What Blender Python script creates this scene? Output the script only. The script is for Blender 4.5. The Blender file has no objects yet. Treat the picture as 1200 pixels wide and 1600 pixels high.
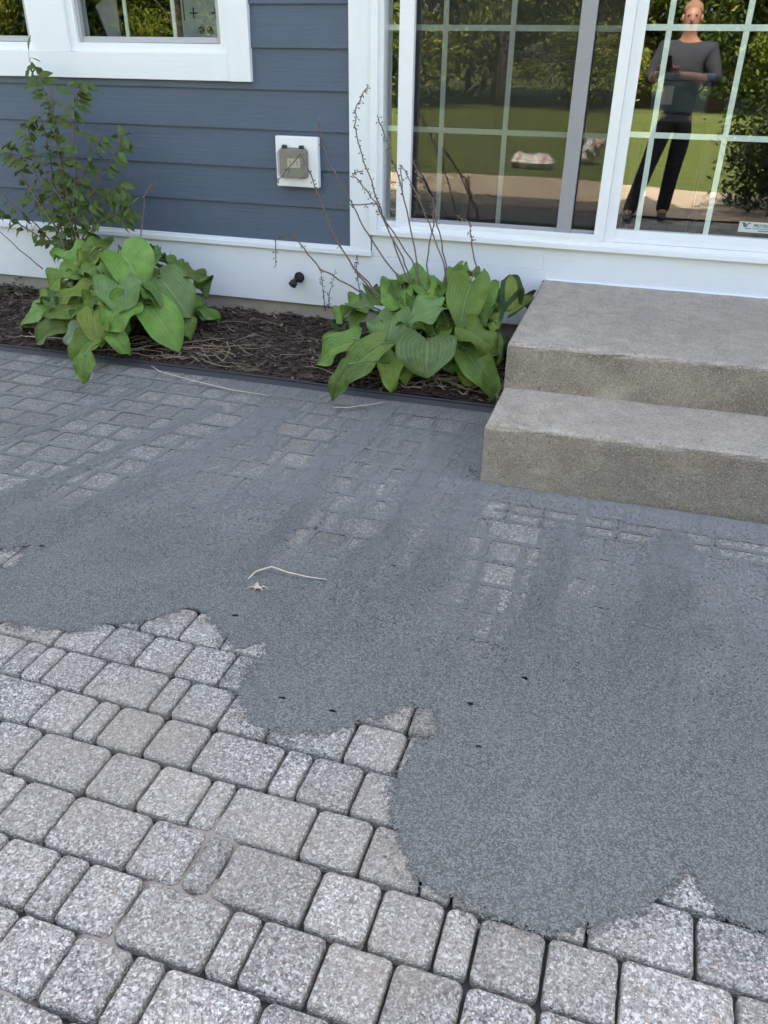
import bpy, bmesh, math, random
import numpy as np
from mathutils import Vector, Matrix

# ------------------------------------------------------------------ camera, sky, sun, exposure
SC = bpy.context.scene
COL = SC.collection
CAM = Vector((0.0, -4.0226, 1.36))
YAW, PITCH, ROLL = -0.292669, 0.519035, 0.014646
_f = Vector((math.sin(YAW)*math.cos(PITCH), math.cos(YAW)*math.cos(PITCH), -math.sin(PITCH)))
_r = Vector((math.cos(YAW), -math.sin(YAW), 0)); _u = _r.cross(_f)
CR = math.cos(ROLL)*_r + math.sin(ROLL)*_u
CU = -math.sin(ROLL)*_r + math.cos(ROLL)*_u
CF = _f
cd = bpy.data.cameras.new('camera'); cam = bpy.data.objects.new('camera', cd); COL.objects.link(cam)
cam.matrix_world = Matrix(((CR.x, CU.x, -CF.x, CAM.x), (CR.y, CU.y, -CF.y, CAM.y), (CR.z, CU.z, -CF.z, CAM.z), (0, 0, 0, 1)))
cd.sensor_fit = 'VERTICAL'; cd.sensor_height = 24; cd.lens = 24*1248.41/1600
cd.clip_start = 0.02; cd.clip_end = 2000
SC.camera = cam

SUN_EL, SUN_AZ = math.radians(47), math.radians(6)      # azimuth measured from +y towards +x
w = bpy.data.worlds.new('World'); SC.world = w; w.use_nodes = True
wn = w.node_tree; bg = wn.nodes['Background']
sky = wn.nodes.new('ShaderNodeTexSky'); sky.sky_type = 'NISHITA'; sky.sun_disc = False
sky.air_density = .55; sky.dust_density = 4.0; sky.ozone_density = 1.4
sky.sun_elevation = SUN_EL; sky.sun_rotation = SUN_AZ
hz = wn.nodes.new('ShaderNodeHueSaturation'); hz.inputs['Saturation'].default_value = .62
wn.links.new(sky.outputs[0], hz.inputs['Color']); wn.links.new(hz.outputs[0], bg.inputs[0]); bg.inputs[1].default_value = 0.15
sl = bpy.data.lights.new('sun', 'SUN'); sl.energy = 3.6; sl.angle = math.radians(0.5); sl.color = (1, .90, .75)
so = bpy.data.objects.new('sun', sl); COL.objects.link(so)
sd = Vector((math.sin(SUN_AZ)*math.cos(SUN_EL), math.cos(SUN_AZ)*math.cos(SUN_EL), math.sin(SUN_EL)))
so.rotation_euler = sd.to_track_quat('Z', 'Y').to_euler()
SC.view_settings.view_transform = 'Standard'; SC.view_settings.look = 'None'
SC.view_settings.exposure = 3.05; SC.view_settings.gamma = 1.0
SC.cycles.max_bounces = 8; SC.cycles.transparent_max_bounces = 16
SC.cycles.sample_clamp_indirect = 6; SC.cycles.use_denoising = True

rng = np.random.default_rng(7); random.seed(7)

# ------------------------------------------------------------------ node helpers
def mat(name):
    m = bpy.data.materials.new(name); m.use_nodes = True
    t = m.node_tree; b = t.nodes['Principled BSDF']
    return m, t, b
def nd(t, typ, **kw):
    n = t.nodes.new(typ)
    for k, v in kw.items():
        if k.startswith('i_'):
            n.inputs[k[2:].replace('_', ' ')].default_value = v
        else: setattr(n, k, v)
    return n
def lk(t, a, b): t.links.new(a, b)
def coords(t, scale=(1, 1, 1)):
    tc = nd(t, 'ShaderNodeTexCoord'); mp = nd(t, 'ShaderNodeMapping'); mp.inputs['Scale'].default_value = scale
    lk(t, tc.outputs['Object'], mp.inputs['Vector']); return mp.outputs[0]
def ramp(t, src, stops, interp='LINEAR'):
    r = nd(t, 'ShaderNodeValToRGB'); cr = r.color_ramp; cr.interpolation = interp
    while len(cr.elements) < len(stops): cr.elements.new(0.5)
    for e, (p, c) in zip(cr.elements, stops):
        e.position = p; e.color = (c, c, c, 1) if isinstance(c, (int, float)) else (*c, 1)
    lk(t, src, r.inputs[0]); return r.outputs[0]
def noise(t, vec, scale, detail=4, rough=.55):
    n = nd(t, 'ShaderNodeTexNoise'); n.inputs['Scale'].default_value = scale; n.inputs['Detail'].default_value = detail
    n.inputs['Roughness'].default_value = rough; lk(t, vec, n.inputs['Vector']); return n.outputs[0]
def voro(t, vec, scale, out='Color'):
    n = nd(t, 'ShaderNodeTexVoronoi'); n.inputs['Scale'].default_value = scale; lk(t, vec, n.inputs['Vector'])
    if out == 'Color':
        s = nd(t, 'ShaderNodeSeparateColor'); lk(t, n.outputs['Color'], s.inputs[0]); return s.outputs, n.outputs['Distance']
    return n.outputs[out]
def mixc(t, fac, a, b, blend='MIX'):
    m = nd(t, 'ShaderNodeMix', data_type='RGBA', blend_type=blend)
    for sock, v in ((m.inputs[0], fac), (m.inputs[6], a), (m.inputs[7], b)):
        if isinstance(v, (int, float)): sock.default_value = v
        elif isinstance(v, tuple): sock.default_value = (*v, 1)
        else: lk(t, v, sock)
    return m.outputs[2]
def mth(t, op, a, b=None, clamp=False):
    m = nd(t, 'ShaderNodeMath', operation=op, use_clamp=clamp)
    for s, v in zip(m.inputs, (a, b)):
        if v is None: continue
        if isinstance(v, (int, float)): s.default_value = v
        else: lk(t, v, s)
    return m.outputs[0]
def bump(t, b, h, strength, dist=.01):
    n = nd(t, 'ShaderNodeBump'); n.inputs['Strength'].default_value = strength; n.inputs['Distance'].default_value = dist
    lk(t, h, n.inputs['Height']); lk(t, n.outputs[0], b.inputs['Normal'])
def simple(name, col, rough=.6, metal=0., var=.12, scale=30):
    m, t, b = mat(name); v = coords(t)
    n = noise(t, v, scale); c = mixc(t, n, tuple(x*(1-var) for x in col), tuple(min(1, x*(1+var)) for x in col))
    lk(t, c, b.inputs['Base Color']); b.inputs['Roughness'].default_value = rough; b.inputs['Metallic'].default_value = metal
    return m
def attr(t, name):
    a = nd(t, 'ShaderNodeAttribute'); a.attribute_name = name; return a

# ------------------------------------------------------------------ materials
def m_painted_board(name, col, axis, rough=.45, gs=.35, blot=.06):
    m, t, b = mat(name)
    v = coords(t, (3, 90, 90) if axis == 'x' else (90, 90, 3))
    n = noise(t, v, 1.0, 5, .6); v2 = coords(t); n2 = noise(t, v2, 4, 5); n3 = noise(t, v2, 38, 3)
    d = ramp(t, n3, [(.70, 0.), (.80, 1.)])
    c = mixc(t, n2, tuple(x*(1-blot) for x in col), tuple(min(1, x*(1+blot)) for x in col))
    c = mixc(t, mth(t, 'MULTIPLY', d, .10), c, tuple(x*.55 for x in col))
    lk(t, c, b.inputs['Base Color']); b.inputs['Roughness'].default_value = rough
    bump(t, b, n, gs, .004); return m
M_SIDING = m_painted_board('blue_grey_siding_paint', (.070, .100, .152), 'x', .5, .5, .10)
M_WHITE_H = m_painted_board('white_board_paint', (.755, .79, .825), 'x', .5, .35, .03)
M_WHITE_V = m_painted_board('white_upright_board_paint', (.755, .79, .825), 'z', .5, .3, .03)
M_VINYL = simple('white_vinyl', (.78, .81, .84), .35, var=.03)
M_GREYMETAL = simple('grey_frame', (.30, .30, .32), .4, var=.05)
M_SASHGREY = simple('grey_sash', (.42, .43, .46), .4, var=.05)
M_MUNTIN = simple('pale_muntin', (.80, .84, .82), .4, var=.03)
M_DARKROOM = simple('dark_room_paint', (.022, .021, .02), .8)
M_BLACK = simple('black_plastic', (.02, .02, .022), .45)
M_EDGING = simple('black_edging_plastic', (.018, .019, .023), .5)
M_CREAM = simple('cream_receptacle', (.72, .66, .52), .4)
M_DARKMETAL = simple('weathered_metal', (.035, .037, .042), .55, .5, .3, 60)
M_ROOF = simple('roof_shingle', (.06, .055, .05), .9)
M_STRAW = simple('dry_straw', (.52, .45, .34), .7, var=.3, scale=60)
M_STALK = simple('dry_stalk', (.135, .10, .078), .8, var=.4, scale=60)
M_POD = simple('dry_pod', (.10, .07, .05), .85, var=.4, scale=90)
M_TWIG = simple('twig_bark', (.13, .10, .085), .8)
M_BARK = simple('tree_bark', (.12, .095, .07), .9, var=.4, scale=8)
M_WEED = simple('dark_dry_weed', (.035, .03, .03), .9)
M_STEMGREEN = simple('green_stem', (.14, .20, .06), .5)
M_SHRUBSTEM = simple('shrub_stem', (.14, .10, .06), .8)

def m_glass(name, ior, tint=(1, 1, 1)):
    m, t, b = mat(name); t.nodes.remove(b)
    g = nd(t, 'ShaderNodeBsdfGlossy'); g.inputs['Roughness'].default_value = 0.0; g.inputs[0].default_value = (.97, 1, .98, 1)
    tr = nd(t, 'ShaderNodeBsdfTransparent'); tr.inputs[0].default_value = (*tint, 1)
    lw = nd(t, 'ShaderNodeLayerWeight'); lw.inputs[0].default_value = .5; ge = nd(t, 'ShaderNodeNewGeometry')
    fr = mth(t, 'ADD', mth(t, 'MULTIPLY', mth(t, 'POWER', lw.outputs['Facing'], 5.0), 1-ior), ior)
    fr = mth(t, 'MULTIPLY', fr, mth(t, 'SUBTRACT', 1.0, ge.outputs['Backfacing']))
    v = coords(t); n = noise(t, v, 1.6, 2)
    bp = nd(t, 'ShaderNodeBump'); bp.inputs['Strength'].default_value = .05; bp.inputs['Distance'].default_value = .006
    lk(t, n, bp.inputs['Height']); lk(t, bp.outputs[0], g.inputs['Normal'])
    mx = nd(t, 'ShaderNodeMixShader'); lk(t, fr, mx.inputs[0]); lk(t, tr.outputs[0], mx.inputs[1]); lk(t, g.outputs[0], mx.inputs[2])
    lk(t, mx.outputs[0], t.nodes['Material Output'].inputs[0]); return m
M_GLASS = m_glass('window_glass', .17, (.93, .96, .945)); M_GLASS_WIN = m_glass('screened_window_glass', .075, (.80, .83, .82))
def m_seethrough(name, col, keep, gloss=False):
    m, t, b = mat(name)
    b.inputs['Base Color'].default_value = (*col, 1); b.inputs['Roughness'].default_value = .5 if not gloss else .25
    tr = nd(t, 'ShaderNodeBsdfTransparent'); mx = nd(t, 'ShaderNodeMixShader'); mx.inputs[0].default_value = 1-keep
    lk(t, tr.outputs[0], mx.inputs[1]); lk(t, b.outputs[0], mx.inputs[2]); lk(t, mx.outputs[0], t.nodes['Material Output'].inputs[0]); return m
M_SCREEN = m_seethrough('insect_mesh', (.018, .018, .018), .74)
M_COVER = m_seethrough('smoky_clear_plastic', (.30, .285, .24), .58, True)

def m_paver():
    m, t, b = mat('exposed_aggregate_paver'); v = coords(t)
    a = attr(t, 'tone').outputs['Fac']
    (r1, g1, b1), d1 = voro(t, v, 255); (r2, g2, b2), d2 = voro(t, v, 440); (r3, g3, b3), d3 = voro(t, v, 150)
    c1 = ramp(t, r1, [(0, (.03, .03, .03)), (.16, (.12, .12, .118)), (.45, (.26, .255, .24)), (.72, (.38, .37, .345)), (.88, (.55, .535, .50)), (1, (.88, .86, .81))])
    c2 = ramp(t, g2, [(0, (.05, .05, .05)), (.5, (.24, .235, .22)), (1, (.66, .645, .61))])
    c = mixc(t, .34, c1, c2)
    c = mixc(t, ramp(t, b1, [(.985, 0.), (.99, .8)]), c, (.30, .17, .11))
    c = mixc(t, ramp(t, r3, [(.955, 0.), (.96, .7)]), c, (.62, .61, .60))
    c = mixc(t, ramp(t, g3, [(.955, 0.), (.96, .8)]), c, (.07, .07, .075))
    big = noise(t, v, 2.2, 4); c = mixc(t, ramp(t, big, [(.35, .05), (.65, .6)]), c, (.32, .285, .23), 'MIX')
    tone = nd(t, 'ShaderNodeCombineColor'); [lk(t, a, tone.inputs[i]) for i in range(3)]
    c = mixc(t, 1.0, c, tone.outputs[0], 'MULTIPLY')
    lk(t, c, b.inputs['Base Color']); b.inputs['Roughness'].default_value = .85
    h = mth(t, 'ADD', mth(t, 'MULTIPLY', d1, 1.0), mth(t, 'MULTIPLY', d2, .6))
    bump(t, b, mth(t, 'MULTIPLY', h, -1), .75, .006); return m
M_PAVER = m_paver()
def m_sand():
    m, t, b = mat('joint_sand_grains'); v = coords(t)
    cov = attr(t, 'cov').outputs['Fac']
    (r1, g1, b1), d1 = voro(t, v, 330); (r2, g2, b2), d2 = voro(t, v, 170)
    n = noise(t, v, 5, 5)
    c = ramp(t, r1, [(0, (.042, .045, .043)), (.5, (.100, .1045, .0995)), (1, (.208, .217, .205))])
    c = mixc(t, mth(t, 'MULTIPLY', n, .5), c, (.097, .102, .098))
    dust_and_light = attr(t, 'dust_and_light').outputs['Fac']; c = mixc(t, dust_and_light, c, (.27, .275, .265))
    lk(t, c, b.inputs['Base Color']); b.inputs['Roughness'].default_value = .9
    bump(t, b, g1, .35, .002)
    rnd = mth(t, 'ADD', mth(t, 'MULTIPLY', g2, .45), mth(t, 'MULTIPLY', b1, .55))
    k = mth(t, 'ADD', mth(t, 'MULTIPLY', mth(t, 'SUBTRACT', cov, rnd), 7), .5, True)
    tr = nd(t, 'ShaderNodeBsdfTransparent'); mx = nd(t, 'ShaderNodeMixShader')
    lk(t, k, mx.inputs[0]); lk(t, tr.outputs[0], mx.inputs[1]); lk(t, b.outputs[0], mx.inputs[2])
    lk(t, mx.outputs[0], t.nodes['Material Output'].inputs[0]); return m
M_SAND = m_sand()
def m_bedding():
    m, t, b = mat('joint_bed'); v = coords(t)
    f = attr(t, 'fill').outputs['Fac']; n = noise(t, v, 150, 3)
    c = mixc(t, f, (.03, .03, .03), (.235, .21, .18)); c = mixc(t, n, c, tuple((.9, .9, .9)), 'MULTIPLY')
    lk(t, c, b.inputs['Base Color']); b.inputs['Roughness'].default_value = .95; return m
M_BED = m_bedding()
def m_concrete():
    m, t, b = mat('weathered_concrete'); v = coords(t)
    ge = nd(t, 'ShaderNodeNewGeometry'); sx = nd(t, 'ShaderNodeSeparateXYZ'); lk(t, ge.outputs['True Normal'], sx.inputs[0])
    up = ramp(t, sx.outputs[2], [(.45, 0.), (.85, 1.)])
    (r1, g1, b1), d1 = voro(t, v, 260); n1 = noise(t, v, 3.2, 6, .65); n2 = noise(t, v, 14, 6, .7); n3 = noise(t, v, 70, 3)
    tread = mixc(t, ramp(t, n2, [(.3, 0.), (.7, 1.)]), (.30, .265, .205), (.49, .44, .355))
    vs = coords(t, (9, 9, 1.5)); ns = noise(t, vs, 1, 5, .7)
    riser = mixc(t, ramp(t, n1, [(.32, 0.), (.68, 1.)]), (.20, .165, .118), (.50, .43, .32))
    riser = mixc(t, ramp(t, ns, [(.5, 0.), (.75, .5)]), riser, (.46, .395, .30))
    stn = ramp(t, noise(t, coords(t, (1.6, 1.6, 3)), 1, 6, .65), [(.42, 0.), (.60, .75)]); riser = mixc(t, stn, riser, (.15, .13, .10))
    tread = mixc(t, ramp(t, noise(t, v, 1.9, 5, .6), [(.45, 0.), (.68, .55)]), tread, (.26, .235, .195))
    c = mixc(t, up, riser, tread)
    wear = ramp(t, sx.outputs[2], [(.06, 0.), (.3, 1.), (.8, 1.), (.97, 0.)]); c = mixc(t, mth(t, 'MULTIPLY', mth(t, 'MULTIPLY', wear, ramp(t, noise(t, v, 22, 4), [(.4, 0.), (.65, 1.)])), .5), c, (.56, .52, .455))
    pit = ramp(t, noise(t, v, 85, 2), [(.29, 1.), (.33, 0.)]); c = mixc(t, mth(t, 'MULTIPLY', pit, .8), c, (.06, .055, .045))
    c = mixc(t, mth(t, 'MULTIPLY', r1, .5), c, ramp(t, g1, [(0, (.08, .07, .06)), (.6, (.33, .29, .245)), (1, (.66, .60, .52))]))
    c = mixc(t, ramp(t, n3, [(.27, .75), (.34, 0.)]), c, (.10, .09, .075))
    lk(t, c, b.inputs['Base Color']); b.inputs['Roughness'].default_value = .9
    h = mth(t, 'ADD', mth(t, 'MULTIPLY', d1, -.6), mth(t, 'ADD', mth(t, 'MULTIPLY', n3, .8), n2)); bump(t, b, h, .6, .008); return m
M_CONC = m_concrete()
M_PATH = simple('tan_path_concrete', (.46, .36, .255), .9, var=.22, scale=3)
M_FOUND = simple('foundation_concrete', (.36, .325, .27), .9, var=.25, scale=9)
def m_soil():
    m, t, b = mat('mulch_bark'); v = coords(t)
    a = attr(t, 'tone').outputs['Fac']; n = noise(t, v, 60, 5)
    c = ramp(t, mth(t, 'ADD', mth(t, 'MULTIPLY', a, .8), mth(t, 'MULTIPLY', n, .2)), [(0, (.016, .011, .009)), (.45, (.060, .041, .030)), (.75, (.115, .083, .060)), (1, (.30, .24, .18))])
    lk(t, c, b.inputs['Base Color']); b.inputs['Roughness'].default_value = .9; bump(t, b, n, .5, .01); return m
M_MULCH = m_soil()
def m_leaf(name, base, alt, edge=None, vein=True):
    m, t, b = mat(name); v = coords(t)
    uu = attr(t, 'across').outputs['Fac']; au = mth(t, 'ABSOLUTE', uu)
    oi = nd(t, 'ShaderNodeObjectInfo'); n = noise(t, v, 18, 4)
    c = mixc(t, ramp(t, n, [(.3, 0.), (.7, 1.)]), base, alt)
    hs = nd(t, 'ShaderNodeHueSaturation'); lk(t, c, hs.inputs['Color'])
    lk(t, mth(t, 'ADD', mth(t, 'MULTIPLY', oi.outputs['Random'], .03), .485), hs.inputs['Hue'])
    lk(t, mth(t, 'ADD', mth(t, 'MULTIPLY', oi.outputs['Random'], .5), .75), hs.inputs['Value']); c = hs.outputs[0]
    if edge: c = mixc(t, ramp(t, au, [(.45, 1.), (.6, 0.)]), c, edge)
    if vein:
        s = mth(t, 'SINE', mth(t, 'MULTIPLY', au, 44)); c = mixc(t, ramp(t, s, [(.5, 0.), (1., .20)]), c, (.32, .44, .13))
        c = mixc(t, ramp(t, au, [(.0, .5), (.045, 0.)]), c, (.30, .38, .13))
    lk(t, c, b.inputs['Base Color']); b.inputs['Roughness'].default_value = .48; b.inputs['Specular IOR Level'].default_value = .35
    n2 = noise(t, v, 95, 3); bump(t, b, n2, .35, .006)
    tl = nd(t, 'ShaderNodeBsdfTranslucent'); lk(t, c, tl.inputs[0]); mx = nd(t, 'ShaderNodeMixShader'); mx.inputs[0].default_value = .22
    lk(t, b.outputs[0], mx.inputs[1]); lk(t, tl.outputs[0], mx.inputs[2]); lk(t, mx.outputs[0], t.nodes['Material Output'].inputs[0]); return m
M_LEAF = [m_leaf('hosta_green', (.11, .205, .038), (.18, .29, .052)), m_leaf('hosta_yellow_green', (.17, .265, .045), (.25, .345, .06)),
          m_leaf('hosta_blue_green', (.115, .205, .072), (.165, .27, .085)), m_leaf('hosta_deep_green', (.075, .15, .025), (.12, .21, .035)),
          m_leaf('hosta_pale', (.22, .32, .20), (.34, .43, .30))]
M_LEAF_VAR = m_leaf('hosta_variegated', (.03, .075, .022), (.045, .095, .028), (.24, .31, .06))
M_SHRUBLEAF = m_leaf('shrub_leaf', (.06, .125, .026), (.12, .195, .04), vein=False)
def m_tree_leaf(name, a, b_):
    m, t, b = mat(name); tn = attr(t, 'tone').outputs['Fac']
    c = mixc(t, tn, a, b_); lk(t, c, b.inputs['Base Color']); b.inputs['Roughness'].default_value = .6
    tl = nd(t, 'ShaderNodeBsdfTranslucent'); lk(t, c, tl.inputs[0]); mx = nd(t, 'ShaderNodeMixShader'); mx.inputs[0].default_value = .5
    lk(t, b.outputs[0], mx.inputs[1]); lk(t, tl.outputs[0], mx.inputs[2]); lk(t, mx.outputs[0], t.nodes['Material Output'].inputs[0]); return m
M_TREE = [m_tree_leaf('tree_leaf_yellow_green', (.10, .15, .018), (.46, .46, .06)), m_tree_leaf('tree_leaf_mid_green', (.07, .13, .018), (.32, .38, .055)), m_tree_leaf('tree_leaf_deep_green', (.03, .06, .014), (.12, .17, .03))]
def m_lawn():
    m, t, b = mat('mown_grass'); v = coords(t)
    n = noise(t, coords(t, (1, 1, 1)), 55, 4, .7); n2 = noise(t, v, 1.2, 4)
    wv = nd(t, 'ShaderNodeTexWave'); wv.inputs['Scale'].default_value = .55; wv.inputs['Distortion'].default_value = .6
    mp = nd(t, 'ShaderNodeMapping'); mp.inputs['Rotation'].default_value = (0, 0, 1.15); lk(t, v, mp.inputs[0]); lk(t, mp.outputs[0], wv.inputs['Vector'])
    c = mixc(t, ramp(t, n, [(.3, 0.), (.7, 1.)]), (.035, .060, .008), (.13, .155, .022)); c = mixc(t, mth(t, 'MULTIPLY', wv.outputs[1], .55), c, (.13, .145, .022))
    c = mixc(t, mth(t, 'MULTIPLY', n2, .3), c, (.12, .17, .025))
    lk(t, c, b.inputs['Base Color']); b.inputs['Roughness'].default_value = .8; bump(t, b, n, .8, .03); return m
M_LAWN = m_lawn()

# ------------------------------------------------------------------ mesh helpers
class MB:
    def __init__(s): s.v = []; s.f = []
    def add(s, v, f):
        o = len(s.v); s.v += [tuple(p) for p in v]; s.f += [tuple(i+o for i in q) for q in f]; return s
    def box(s, x0, x1, y0, y1, z0, z1):
        return s.add([(x, y, z) for z in (z0, z1) for y in (y0, y1) for x in (x0, x1)],
                     [(0, 2, 3, 1), (4, 5, 7, 6), (0, 1, 5, 4), (2, 6, 7, 3), (0, 4, 6, 2), (1, 3, 7, 5)])
    def tube(s, pts, r, n=6, cap=True):
        pts = [Vector(p) for p in pts]; m = len(pts)
        rr = list(r) if hasattr(r, '__len__') else [r]*m
        V = []; ref = None
        for i, p in enumerate(pts):
            d = (pts[min(i+1, m-1)]-pts[max(i-1, 0)]).normalized()
            if ref is None: ref = d.orthogonal().normalized()
            a = (ref-d*ref.dot(d)).normalized(); ref = a; c = d.cross(a)
            V += [p+(a*math.cos(2*math.pi*k/n)+c*math.sin(2*math.pi*k/n))*rr[i] for k in range(n)]
        F = [(i*n+k, i*n+(k+1) % n, (i+1)*n+(k+1) % n, (i+1)*n+k) for i in range(m-1) for k in range(n)]
        if cap: F += [tuple(range(n))[::-1], tuple((m-1)*n+k for k in range(n))]
        return s.add(V, F)
    def ball(s, c, r, nu=10, nv=7):
        r = r if hasattr(r, '__len__') else (r, r, r); V = []; F = []
        for j in range(nv+1):
            th = math.pi*j/nv
            for i in range(nu):
                ph = 2*math.pi*i/nu; V.append((c[0]+r[0]*math.sin(th)*math.cos(ph), c[1]+r[1]*math.sin(th)*math.sin(ph), c[2]+r[2]*math.cos(th)))
        for j in range(nv):
            for i in range(nu): F.append((j*nu+i, (j+1)*nu+i, (j+1)*nu+(i+1) % nu, j*nu+(i+1) % nu))
        return s.add(V, F)
    def build(s, name, m, parent=None, smooth=False, bevel=0, **kw):
        me = bpy.data.meshes.new(name); me.from_pydata(s.v, [], s.f); me.materials.append(m)
        if bevel:
            b = bmesh.new(); b.from_mesh(me); bmesh.ops.remove_doubles(b, verts=b.verts, dist=1e-5)
            bmesh.ops.bevel(b, geom=[e for e in b.edges if len(e.link_faces) == 2 and e.calc_face_angle(0) > .6], offset=bevel, segments=2, affect='EDGES', profile=.6); b.to_mesh(me); b.free()
        if smooth: me.polygons.foreach_set('use_smooth', [True]*len(me.polygons))
        return link(name, me, parent, **kw)
def link(name, me, parent=None, **kw):
    o = bpy.data.objects.new(name, me); COL.objects.link(o)
    if parent: o.parent = parent
    for k, v in kw.items(): o[k] = v
    return o
def empty(name, loc=(0, 0, 0), **kw):
    o = bpy.data.objects.new(name, None); COL.objects.link(o); o.location = loc
    for k, v in kw.items(): o[k] = v
    return o
def part_at(o, root):                         # parent o (built in world space) under a root that stands at its own place
    o.parent = root; o.matrix_parent_inverse = Matrix.Translation(root.location).inverted(); return o
def npmesh(name, V, F, m, smooth=False, attrs=None):
    V = np.asarray(V, np.float32); F = np.asarray(F, np.int32); me = bpy.data.meshes.new(name); k = F.shape[1]
    me.vertices.add(len(V)); me.vertices.foreach_set('co', V.ravel()); me.loops.add(F.size); me.loops.foreach_set('vertex_index', F.ravel())
    me.polygons.add(len(F)); me.polygons.foreach_set('loop_start', np.arange(0, F.size, k, dtype=np.int32)); me.polygons.foreach_set('loop_total', np.full(len(F), k, np.int32))
    if smooth: me.polygons.foreach_set('use_smooth', np.ones(len(F), bool))
    me.update(calc_edges=True); me.validate(); me.materials.append(m)
    for n_, a in (attrs or {}).items():
        at = me.attributes.new(n_, 'FLOAT', 'POINT'); at.data.foreach_set('value', np.asarray(a, np.float32))
    return me
def vnoise(x, y, s, seed=0):                  # smooth value noise
    r = np.random.default_rng(seed).random((128, 128)); x = np.asarray(x)*s+37.3; y = np.asarray(y)*s+61.7
    xi = np.floor(x).astype(int); yi = np.floor(y).astype(int); fx = x-xi; fy = y-yi; fx = fx*fx*(3-2*fx); fy = fy*fy*(3-2*fy)
    g = lambda i, j: r[i % 128, j % 128]
    return (g(xi, yi)*(1-fx)+g(xi+1, yi)*fx)*(1-fy)+(g(xi, yi+1)*(1-fx)+g(xi+1, yi+1)*fx)*fy
def fbm(x, y, s, seed=0, o=4): return sum(vnoise(x, y, s*2**i, seed+i)*.5**i for i in range(o))/sum(.5**i for i in range(o))
def sstep(a, b, x): t = np.clip((x-a)/(b-a), 0, 1); return t*t*(3-2*t)
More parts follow.
